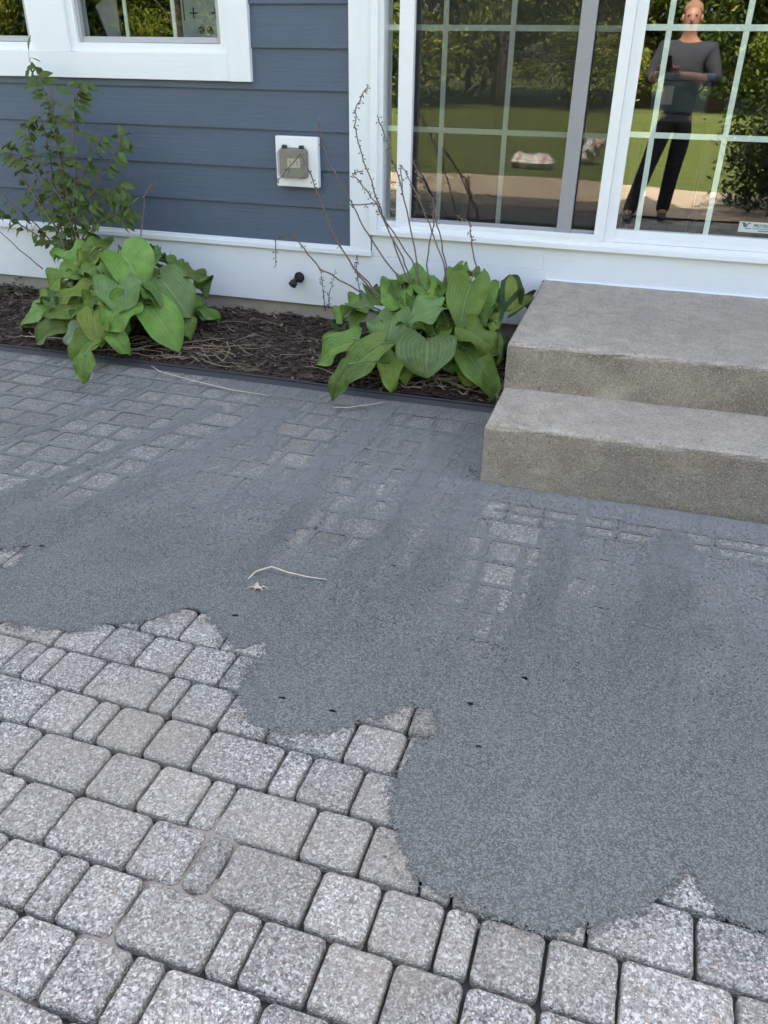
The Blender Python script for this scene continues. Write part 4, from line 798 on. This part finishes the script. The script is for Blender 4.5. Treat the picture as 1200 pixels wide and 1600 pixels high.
# shrub on the left
sh = empty('shrub', SHRUB_STEMS[0][0], label='airy leafy shrub with thin upright stems in front of the blue siding', category='shrub')
b = MB(); LV = []; LF = []; LU = []; g = random.Random(21)
def small_leaf(p, d, L, W, nrm):
    d = d.normalized(); s = d.cross(nrm).normalized() if d.cross(nrm).length > 1e-4 else Vector((1, 0, 0)); n = s.cross(d); o = len(LV); f = g.uniform(.1, .5); dr = g.uniform(.0, .35)
    for t, w in ((0, .05), (.18, .62), (.42, 1.), (.7, .72), (.88, .32), (1, .02)):
        c = p+d*L*t-n*dr*L*t*t
        for e in (-1, 0, 1): LV.append(tuple(c+s*(W/2*w*e)+n*(abs(e)*w*W*f*.5))); LU.append(e*w)
    for k in range(5):
        for e in (0, 1): a = o+k*3+e; LF.append((a, a+1, a+4, a+3))
for i, st in enumerate(SHRUB_STEMS):
    P = [Vector(p) for p in st]; fine = []
    for a, c in zip(P[:-1], P[1:]):
        for j in range(4): fine.append(a.lerp(c, j/4))
    fine.append(P[-1]); n = len(fine); b.tube(fine, [.0045*(1-.75*k/n)+.0006 for k in range(n)], 6)
    for k in range(int(n*.14), n):
        if i == 0 and k < n*.3: continue
        for rep in range(4 if k < n*.55 else 3):
            if g.random() < .28: continue
            p = fine[k]; ax = (fine[min(k+1, n-1)]-fine[max(k-1, 0)]).normalized(); a = g.uniform(0, 6.28); o1 = ax.orthogonal().normalized(); o2 = ax.cross(o1); out = o1*math.cos(a)+o2*math.sin(a)
            out.y = min(out.y, .25); d = (ax*.45+out*.8+Vector((0, 0, -.55))).normalized(); q = p
            if g.random() < .4:
                L0 = g.uniform(.02, .06); q = p+(out*.8+ax*.3)*L0; q.y = min(q.y, -.05); b.tube([p, q], [.0012, .0008], 4)
            nn = Vector((g.gauss(0, .6), -.9+g.gauss(0, .4), .7+g.gauss(0, .3))).normalized(); small_leaf(q, d, g.uniform(.045, .088), g.uniform(.022, .040), nn)
LV2 = np.array(LV); LV2[:, 1] = np.minimum(LV2[:, 1], -.03)
part_at(b.build('stem', M_SHRUBSTEM, smooth=True), sh); part_at(link('foliage', npmesh('foliage', LV2, LF, M_SHRUBLEAF, True, {'across': LU})), sh)

labs = ['dark dry weed sprig left of the right hosta, nearest the faucet', 'shorter dark dry weed sprig touching the right hosta', 'small dark dry sprig standing under the end of the door casing']
for i, p in enumerate(WEED_STEMS):
    bb = stalk_mesh(p, .0025, .001, False, 80+i); P = [Vector(q) for q in p]
    for k in range(26):
        t = g.random()*(len(P)-1); q = P[int(t)].lerp(P[min(int(t)+1, len(P)-1)], t % 1); d = Vector((g.gauss(0, 1), g.gauss(0, .5)-.2, g.gauss(.4, .4))).normalized(); bb.tube([q, q+d*g.uniform(.006, .016)], [.0018, .0005], 4); bb.ball(q+d*.012, .0026, 5, 4)
    bb.build('dried_weed', M_WEED, label=labs[i], category='dried weed', group='dark dried weeds against the skirt board')
# low weeds at the far left of the bed
LV = []; LF = []; LU = []; b = MB()
for k in range(34):
    p0 = Vector((-3.45+g.uniform(-.45, .38), -.16+g.gauss(0, .06), .09)); p0.y = min(p0.y, -.04); pts = [p0]; d = Vector((g.gauss(0, .5), g.gauss(-.2, .4), .8)).normalized()
    for j in range(5): pts.append(pts[-1]+d*.022); d = (d+Vector((g.gauss(0, .3), g.gauss(0, .3), -.12))).normalized()
    b.tube(pts, .0012, 4)
    for q in pts[1:]:
        for _ in range(3): small_leaf(q, Vector((g.gauss(0, 1), g.gauss(0, 1), g.gauss(0, .4))), g.uniform(.012, .024), g.uniform(.006, .012), Vector((0, -.4, 1)))
lw = empty('low_weed', (-3.45, -.16, .08), label='low brownish green weed patch against the foundation at the left end of the bed', category='weed')
part_at(b.build('stem', M_SHRUBSTEM), lw); part_at(link('foliage', npmesh('foliage', np.array(LV), LF, m_leaf('weed_leaf', (.06, .075, .03), (.10, .085, .05), vein=False), True, {'across': LU})), lw)

# straws and twig lying on the pavers
slab = ['long pale straw lying on the pavers along the bed edging', 'bent pale straw lying in the middle of the swept sand', 'short pale straw lying below the right hosta', 'thin grey twig lying below the drooping leaf of the left hosta']
for i, p in enumerate(STRAWS[:4]):
    pts = []
    for a, c in zip(p[:-1], p[1:]):
        for j in range(4): t = j/4; pts.append((a[0]+(c[0]-a[0])*t, a[1]+(c[1]-a[1])*t))
    pts.append(tuple(p[-1])); n = len(pts); h0 = .012
    q = [(x, y, h0+.004+.006*math.sin(math.pi*k/(n-1)*1.3)+(.03*(1-k/3) if i == 3 and k < 3 else 0)) for k, (x, y) in enumerate(pts)]
    bb = MB().tube(q, [(.0016 if i == 3 else .0027)*(.45+.55*math.sin(math.pi*min(1, .12+.85*k/(n-1)))) for k in range(n)], 6)
    if i == 3: bb.tube([q[5], (q[5][0]+.03, q[5][1]-.05, .014), (q[5][0]+.05, q[5][1]-.075, .013)], [.0013, .001, .0006], 5)
    bb.build('twig' if i == 3 else 'straw', M_TWIG if i == 3 else M_STRAW, smooth=True, label=slab[i], category='twig' if i == 3 else 'straw')
cx, cy = STRAWS[4][1]; bb = MB()
for k in range(9):
    a = g.uniform(0, 6.28); L = g.uniform(.015, .045); bb.tube([(cx, cy, .014), (cx+math.cos(a)*L*.5, cy+math.sin(a)*L*.35, .024), (cx+math.cos(a)*L, cy+math.sin(a)*L*.6, .014)], [.0022, .0016, .0006], 5)
bb.ball((cx-.004, cy, .018), (.013, .006, .005), 8, 5)
bb.build('seed_tuft', M_STRAW, smooth=True, label='small curled dry seed tuft lying just below the bent straw', category='seed tuft')
# two loose bits between bed and straw
for i, (p, lab) in enumerate([([(-2.99, -.66), (-2.90, -.655), (-2.80, -.66), (-2.72, -.668)], 'pale straw lying on the mulch under the left hosta, nearer the edging'), ([(-2.98, -.58), (-2.90, -.60), (-2.82, -.59), (-2.72, -.56)], 'pale curved straw lying on the mulch under the left hosta, farther back')]):
    MB().tube([(x, y, float(bed_z(x, y))+.018+.004*k) for k, (x, y) in enumerate(p)], [.002, .003, .0028, .001], 6).build('straw', M_STRAW, smooth=True, label=lab, category='straw')

# ------------------------------------------------------------------ sticker on the door glass, things behind the glass
stk = MB().box(.418, .60, .0005, .0015, .697, .741).build('warning_sticker', simple('sticker_film', (.50, .56, .52), .5, var=.04), label='pale security sticker with bird emblem in the lower corner of the right door pane', category='sticker')
def text_mesh(name, body, size, loc, m, parent, bold=0):
    c = bpy.data.curves.new(name, 'FONT'); c.body = body; c.size = size; c.extrude = .0002; c.offset = bold
    o = bpy.data.objects.new(name, c); COL.objects.link(o); o.location = loc; o.rotation_euler = (math.pi/2, 0, 0); bpy.context.view_layer.update()
    me = bpy.data.meshes.new_from_object(o.evaluated_get(bpy.context.evaluated_depsgraph_get())); me.transform(o.matrix_world); bpy.data.objects.remove(o); me.materials.clear(); me.materials.append(m)
    return link(name, me, parent)
M_INK = simple('sticker_ink', (.06, .12, .13), .5)
text_mesh('lettering', 'PROTECTED', .0175, (.478, .0003, .7205), M_INK, stk, .0006)
b = MB()
sh2 = [(.427, .7375), (.444, .7375), (.448, .728), (.452, .7345), (.458, .7375), (.468, .7375), (.462, .733), (.455, .731), (.452, .722), (.446, .7165), (.438, .719), (.434, .729)]
b.add([(x, -.0001, z) for x, z in sh2]+[(x, .0004, z) for x, z in sh2], [tuple(range(12))]+[(i, i+12, (i+1) % 12+12, (i+1) % 12) for i in range(12)])
b.build('emblem', M_INK, stk)
MB().box(.446, .470, -.0001, .0004, .7115, .7150).box(.50, .60, -.0001, .0004, .7030, .7065).box(.476, .60, -.0001, .0004, .7125, .7150).build('small_print', M_INK, stk)

bx = empty('storage_box', (.08, .62, .44), label='dark storage box with a picture label standing inside behind the right door pane', category='box')
part_at(MB().box(-.045, .215, .55, .75, 1.13, 1.275).build('body', simple('dark_box', (.035, .045, .06), .5), bevel=.010), bx)
part_at(MB().box(-.055, .225, .54, .76, 1.276, 1.31).build('lid', simple('dark_box_lid', (.05, .06, .075), .45), bevel=.008), bx)
part_at(MB().box(.0, .05, .5470, .5495, 1.17, 1.25).build('picture_label', simple('box_label', (.26, .24, .22), .5)), bx)
tb_ = empty('side_table', (.08, .65, .44), label='dark side table inside behind the right door pane carrying the storage box', category='table')
M_TBL = simple('dark_table', (.02, .018, .016), .5)
part_at(MB().box(-.12, .29, .48, .82, 1.10, 1.1295).build('table_top', M_TBL, bevel=.004), tb_)
for qx in (-.10, .24):
    for qy in (.50, .77): part_at(MB().box(qx, qx+.03, qy, qy+.03, .441, 1.0995).build('leg', M_TBL), tb_)
# packing insert and clear plastic seen through the window
pk = MB()
x0, x1, z0, z1, y = -2.355, -2.072, 1.405, 1.78, .16
pk.box(x0, x1, y, y+.05, z0, z1)
pi = pk.build('packing_insert', simple('moulded_pulp', (.46, .48, .46), .8, var=.06), bevel=.006, label='pale grey moulded packing insert with plus marks and two holes behind the window', category='packaging')
for cx in (-2.285, -2.165):
    b = MB(); q = .003; c = [(-.022, -q), (-q, -q), (-q, -.023), (q, -.023), (q, -q), (.022, -q), (.022, q), (q, q), (q, .023), (-q, .023), (-q, q), (-.022, q)]
    b.add([(cx+u_, y-.0015, 1.531+v_) for u_, v_ in c]+[(cx+u_, y+.001, 1.531+v_) for u_, v_ in c], [tuple(range(12))]+[(i, i+12, (i+1) % 12+12, (i+1) % 12) for i in range(12)]); b.build('plus_mark', M_BLACK, pi)
    MB().box(cx-.03, cx+.03, y-.0015, y+.001, 1.632, 1.638).build('slot', M_BLACK, pi)
MB().box(-2.342, -2.336, y-.0015, y+.001, 1.50, 1.60).build('slot', M_BLACK, pi)
for cx in (-2.248, -2.200): MB().tube([(cx, y-.003, 1.458), (cx, y+.001, 1.458)], .017, 14).ball((cx, y-.003, 1.458), (.009, .004, .009)).build('hole', M_BLACK, pi)
cw = MB(); P3 = [(-2.82, .14, 1.56), (-2.76, .13, 1.41), (-2.70, .13, 1.62), (-2.70, .13, 1.41)]
cw.tube([P3[0], P3[1]], .008, 5); cw.tube([P3[1], P3[3]], .004, 5); cw.tube([P3[3], P3[2]], .005, 5); cw.tube([P3[2], P3[0]], .005, 5); cw.add(P3, [(0, 1, 3, 2)])
cw.build('plastic_wrapping', simple('clear_film', (.42, .40, .42), .3), label='bent piece of shiny plastic wrapping standing behind the window at left', category='packaging')

# ------------------------------------------------------------------ the photographer (seen mirrored in the door glass)
def skin(name, joints, edges, m, parent, sub=2, root=0):
    me = bpy.data.meshes.new(name); me.from_pydata([j[0] for j in joints], edges, []); o = bpy.data.objects.new(name, me); COL.objects.link(o)
    md = o.modifiers.new('s', 'SKIN'); md.use_smooth_shade = True; o.modifiers.new('d', 'SUBSURF').levels = sub
    for i, j in enumerate(joints):
        r = j[1]; me.skin_vertices[0].data[i].radius = (r, r) if not hasattr(r, '__len__') else r
        me.skin_vertices[0].data[i].use_root = (i == root)
    bpy.context.view_layer.update(); m2 = bpy.data.meshes.new_from_object(o.evaluated_get(bpy.context.evaluated_depsgraph_get())); bpy.data.objects.remove(o); bpy.data.meshes.remove(me)
    m2.materials.clear(); m2.materials.append(m); m2.polygons.foreach_set('use_smooth', [True]*len(m2.polygons)); return part_at(link(name, m2), parent)
ppl = empty('person', (.10, -4.45, 0), label='person in a grey sweater and dark trousers standing on the patio holding up a phone', category='person')
M_SKINP = simple('skin', (.40, .20, .135), .5, var=.08); M_SWEATER = simple('grey_sweater', (.032, .035, .046), .9, var=.25, scale=50); M_TROUSER = simple('dark_trousers', (.022, .022, .026), .9); M_SHOE = simple('dark_shoes', (.05, .05, .055), .6); M_HAIR = simple('short_hair', (.28, .15, .09), .8)
hipc, yB = .16, -4.42
up = CU; ph_c = CAM-CF*.022-CU*.052-CR*.012
hL, hR = ph_c-CR*.052-CU*.045-CF*.012, ph_c+CR*.062-CU*.055-CF*.012
J = [((hipc, yB, .95), .085), ((hipc-.005, yB, 1.12), .10), ((hipc-.01, yB-.01, 1.32), .12), ((hipc-.01, yB, 1.46), .07), ((hipc-.012, yB+.02, 1.54), .056), ((hipc-.015, yB+.05, 1.61), (.068, .08)), ((hipc-.015, yB+.055, 1.68), (.078, .095)), ((hipc-.015, yB+.04, 1.76), (.066, .075)),
     ((-.03, yB, 1.44), .062), ((-.13, yB+.06, 1.20), .046), (tuple(hL-CF*.03-CU*.05-CR*.02), .030), ((.34, yB, 1.43), .062), ((.42, yB+.06, 1.20), .046), (tuple(hR-CF*.03-CU*.05+CR*.02), .030),
     ((.075, yB, .88), .066), ((-.03, yB-.01, .48), .060), ((-.13, yB-.04, .09), .044), ((.245, yB, .88), .066), ((.20, yB-.10, .46), .060), ((.175, yB-.26, .09), .044), ((-.15, yB+.10, .045), (.04, .035)), ((.175, yB-.12, .045), (.04, .035))]
E_ = [(0, 1), (1, 2), (2, 3), (3, 4), (4, 5), (5, 6), (6, 7), (3, 8), (8, 9), (9, 10), (3, 11), (11, 12), (12, 13), (0, 14), (14, 15), (15, 16), (0, 17), (17, 18), (18, 19), (16, 20), (19, 21)]
body = skin('body', J, E_, M_SKINP, ppl)
gr = lambda r, k: tuple(x*k for x in r) if hasattr(r, '__len__') else r*k
fa = lambda a, c, t: tuple(Vector(a).lerp(Vector(c), t))
JS = [((hipc, yB, .84), .15), (J[1][0], .155), (J[2][0], .185), ((hipc-.01, yB, 1.44), .12)]+[(J[8][0], .092), (J[9][0], .066), (fa(J[9][0], J[10][0], .35), .05), (J[11][0], .092), (J[12][0], .066), (fa(J[12][0], J[13][0], .35), .05)]
skin('sweater', JS, [(0, 1), (1, 2), (2, 3), (3, 4), (4, 5), (5, 6), (3, 7), (7, 8), (8, 9)], M_SWEATER, ppl)
JT = [((hipc, yB, 1.0), .14), ((hipc, yB, .92), .145)]+[(J[14][0], .10), (J[15][0], .078), (fa(J[15][0], J[16][0], 1.12), .066), (J[17][0], .10), (J[18][0], .078), (fa(J[18][0], J[19][0], 1.12), .066)]
skin('trousers', JT, [(0, 1), (1, 2), (2, 3), (3, 4), (1, 5), (5, 6), (6, 7)], M_TROUSER, ppl)
for x, y0, y1 in ((-.135, yB-.10, yB+.17), (.175, yB-.32, yB-.05)):
    skin('shoe', [((x, y0, .055), (.042, .048)), ((x, y0+.10, .055), (.045, .05)), ((x, y0+.20, .042), (.048, .036)), ((x, y1, .035), (.036, .026))], [(0, 1), (1, 2), (2, 3)], M_SHOE, ppl)
hc = Vector((hipc-.015, yB+.04, 1.71))
hb = MB(); hb.ball(hc+Vector((0, -.026, .020)), (.083, .088, .078), 16, 10); part_at(hb.build('hair', M_HAIR, smooth=True), ppl)
fb = MB(); fb.ball(hc+Vector((0, .105, -.055)), (.014, .02, .022)); fb.ball(hc+Vector((-.078, .0, -.04)), (.012, .022, .032)); fb.ball(hc+Vector((.078, .0, -.04)), (.012, .022, .032))
part_at(fb.build('face', M_SKINP, smooth=True), ppl)
eb = MB()
for sx in (-.03, .03): eb.ball(hc+Vector((sx, .088, -.02)), (.012, .008, .007))
eb.ball(hc+Vector((0, .086, -.092)), (.020, .004, .003)); part_at(eb.build('eyes_and_mouth', simple('dark_features', (.08, .04, .035), .5), smooth=True), ppl)
def hand(c, side, wrist):
    # palm and five bent fingers closing round the edge of the phone
    b_ = CR*side
    J2 = [(tuple(wrist), .028), (tuple(c-CU*.02+b_*.012-CF*.012), (.026, .016)), (tuple(c+CU*.02+b_*.012-CF*.010), (.028, .014))]; E2 = [(0, 1), (1, 2)]
    for k in range(4):
        a = c+CU*(.030-.020*k)+b_*.018-CF*.006; p1 = a+b_*.004+CF*(.020-.002*k); p2 = p1-b_*.030+CF*.006; p3 = p2-b_*(.022-.003*abs(k-1))+CF*.0005; i0 = len(J2)
        J2 += [(tuple(a), .0095), (tuple(p1), .009), (tuple(p2), .0082), (tuple(p3), .0065)]; E2 += [(2 if k < 2 else 1, i0), (i0, i0+1), (i0+1, i0+2), (i0+2, i0+3)]
    t0 = c-CU*.015-b_*.004-CF*.02; t1 = t0+CU*.028-b_*.018-CF*.006; t2 = t1+CU*.022-b_*.012; i0 = len(J2)
    J2 += [(tuple(t0), .013), (tuple(t1), .0105), (tuple(t2), .008)]; E2 += [(1, i0), (i0, i0+1), (i0+1, i0+2)]
    skin('hand', J2, E2, M_SKINP, ppl, 1)
hand(hL, -1, J[10][0]); hand(hR, 1, J[13][0])
b = MB(); W2, H2, D2 = .037, .076, .004
V = [tuple(ph_c+CR*(sx*W2)+CU*(sy*H2)+CF*(sz*D2)) for sz in (-1, 1) for sy in (-1, 1) for sx in (-1, 1)]
b.add(V, [(0, 2, 3, 1), (4, 5, 7, 6), (0, 1, 5, 4), (2, 6, 7, 3), (0, 4, 6, 2), (1, 3, 7, 5)])
phn = b.build('phone', simple('phone_case', (.03, .03, .035), .35), bevel=.003, label='black phone held up in both hands by the person', category='phone')
b = MB(); c0 = ph_c+CU*.052+CR*.012+CF*.0042
for dx, dy in ((-.002, .0), (-.022, .006), (-.022, -.014)): b.tube([tuple(c0+CR*dx+CU*dy), tuple(c0+CR*dx+CU*dy+CF*.002)], .0065, 12)
b.build('camera_lens', M_BLACK, phn)

# ------------------------------------------------------------------ garden behind the camera: trees, bush, bags on the lawn
def leaf_cards(C_, n, sig, size, seed, squash=.8):
    g = np.random.default_rng(seed); C_ = np.asarray(C_); k = g.integers(0, len(C_), n); P = C_[k, :3]+g.normal(0, 1, (n, 3))*C_[k, 3:4]*sig*np.array([1, 1, squash])
    a = g.normal(0, 1, (n, 3)); a /= np.linalg.norm(a, axis=1)[:, None]; c = np.cross(a, g.normal(0, 1, (n, 3))); c /= np.linalg.norm(c, axis=1)[:, None]
    s = g.uniform(.6, 1.3, (n, 1))*size; V = np.stack([P-a*s, P+c*s*.42, P+a*s, P-c*s*.42], 1).reshape(-1, 3); F = np.arange(4*n).reshape(n, 4)
    cl = np.clip(g.normal(.5, .22, len(C_)), 0, 1)[k]; return V, F, np.repeat(np.clip(cl+g.normal(0, .18, n), 0, 1), 4)
def tree(seed, H, R, zlow, mi, n=30000):
    g = random.Random(seed); tb = MB(); tb.tube([(0, 0, -.1), (.05, 0, H*.2), (g.gauss(0, .15), g.gauss(0, .1), H*.45), (g.gauss(0, .3), 0, H*.85)], [.26, .2, .14, .03], 9); cl = []
    for k in range(70):
        z = zlow+(H-zlow)*(g.random()**.85); t = (z-zlow)/(H-zlow); r = R*(.55+.75*math.sin(math.pi*(.12+.8*t)))*g.uniform(.45, 1)*.75; a = g.uniform(0, 6.28); c = (r*math.cos(a), r*math.sin(a), z); cl.append((*c, g.uniform(.35, .75)))
        if k % 3 == 0: zz = max(.8, z-r*.7); tb.tube([(0, 0, zz), (c[0]*.5, c[1]*.5, (zz+z)/2+.15), c], [.07, .045, .012], 5)
    V, F, T = leaf_cards(cl, n, .72, .085, seed)
    V[:, 2] = np.maximum(V[:, 2], .05)
    return tb, V, F, T, mi
protos = [tree(3, 9.5, 2.6, .7, 0), tree(8, 11, 2.9, 1.0, 1), tree(14, 8, 2.5, .5, 2)]
protos = [(tb.build('trunk', M_BARK, smooth=True), link('crown', npmesh('crown', V, F, M_TREE[mi], False, {'tone': T}))) for tb, V, F, T, mi in protos]
TL = ['yellow green leafy tree at the far edge of the lawn', 'tall mid green tree at the far edge of the lawn', 'dense deep green tree at the far edge of the lawn']
first = [True]*3; gg = random.Random(4)
spots = [(-27, -25, 1), (-22.5, -22.5, 0), (-18.5, -24, 2), (-14.5, -21.5, 1), (-11, -23, 2), (-8, -24, 0), (-5.2, -26, 1), (-2.6, -25, 0), (-.6, -27.5, 0), (1.6, -26, 2), (3.6, -25, 0), (6.2, -26.5, 1), (9.5, -25, 0), (13.5, -26, 2), (18, -25, 1), (-33, -28, 2)]
for i, (x, y, k) in enumerate(spots):
    r = empty('tree', (x, y, -.06), label=TL[k], category='tree', group='%s trees along the far edge of the lawn' % ('yellow green', 'tall mid green', 'deep green')[k])
    for o in protos[k]:
        q = o if first[k] else o.copy()
        if not first[k]: COL.objects.link(q)
        q.parent = r
    first[k] = False; s = gg.uniform(.85, 1.2); r.scale = (s*gg.uniform(.95, 1.15), s, s); r.rotation_euler.z = gg.uniform(0, 6.28)
# far trees behind, one mass
g2 = np.random.default_rng(9); cl = [(x, -33+g2.normal(0, 1.5), g2.uniform(.5, 11), g2.uniform(.9, 1.6)) for x in g2.uniform(-42, 28, 330)]
V, F, T = leaf_cards(cl, 26000, .8, .34, 10); V[:, 2] = np.maximum(V[:, 2], 0)
link('woods', npmesh('woods', V, F, M_TREE[2], False, {'tone': T}), kind='stuff', label='deep green wood behind the trees across the lawn', category='woods')
M_BUSHLEAF = m_tree_leaf('bush_leaf_dark', (.012, .024, .008), (.05, .08, .02))
bsh = empty('bush', (1.58, -5.35, 0), label='round dark green bush at the edge of the patio', category='bush')
g3 = random.Random(5); cl = []; sb = MB()
for k in range(110):
    a, e = g3.uniform(0, 6.28), g3.uniform(.0, 1.45); r = g3.uniform(.45, 1.05); c = (r*math.cos(a)*math.cos(e), r*math.sin(a)*math.cos(e), .12+1.55*math.sin(e)*r/1.05); cl.append((*c, .14)); 
    if k % 3 == 0: sb.tube([(0, 0, 0), (c[0]*.4, c[1]*.4, c[2]*.6), c], [.018, .011, .004], 5)
V, F, T = leaf_cards(cl, 16000, .8, .034, 6, 1.); V[:, 2] = np.maximum(V[:, 2], .01); V += np.array([1.58, -5.35, 0])
part_at(link('foliage', npmesh('foliage', V, F, M_BUSHLEAF, False, {'tone': T})), bsh)
so2 = sb.build('stem', M_BARK); so2.parent = bsh
def bag(x, y, L, W, H, rot, seed, lab, tilt=0):
    b = MB(); nx, ny = 16, 10; V = []; F = []
    for side in (1, -1):
        for j in range(ny+1):
            for i in range(nx+1):
                u, v = i/nx*2-1, j/ny*2-1; e = max(0, (1-abs(u)**3)*(1-abs(v)**3))**.5; z = side*H*e*.5+(float(vnoise(u*3+seed, v*3+side, 2, seed))-.5)*H*1.2*e+(float(vnoise(u*3+seed, v*3+side, 2.3, seed+1))-.5)*H*.7*e
                V.append((u*L/2*(1+.04*math.sin(v*5+seed)), v*W/2*(1+.05*math.sin(u*6)), z+H*.55))
    n1 = (nx+1)*(ny+1)
    for s in (0, n1):
        for j in range(ny):
            for i in range(nx): a = s+j*(nx+1)+i; q = (a, a+1, a+nx+2, a+nx+1); F.append(q if s == 0 else q[::-1])
    b.add(V, F); o = b.build('plastic_bag', BAGM, smooth=True, label=lab, category='bag', group='crumpled white bags on the lawn'); o.location = (x, y, -.055+(.12 if tilt else 0)); o.rotation_euler = (0, tilt, rot); return o
m, t, bb_ = mat('printed_bag_film'); v = coords(t); wv = nd(t, 'ShaderNodeTexWave'); wv.inputs['Scale'].default_value = .8; wv.inputs['Distortion'].default_value = 1; lk(t, v, wv.inputs['Vector'])
lk(t, mixc(t, ramp(t, wv.outputs[1], [(.93, 0.), (.96, .7)]), (.66, .63, .60), (.42, .14, .11)), bb_.inputs['Base Color']); bb_.inputs['Roughness'].default_value = .35; BAGM = m
bag(-1.66, -8.7, .62, .36, .16, .2, 1, 'crumpled white bag lying flat on the lawn'); bag(-.86, -9.4, .50, .30, .16, .5, 5, 'crumpled white bag propped upright on the lawn', -.8)
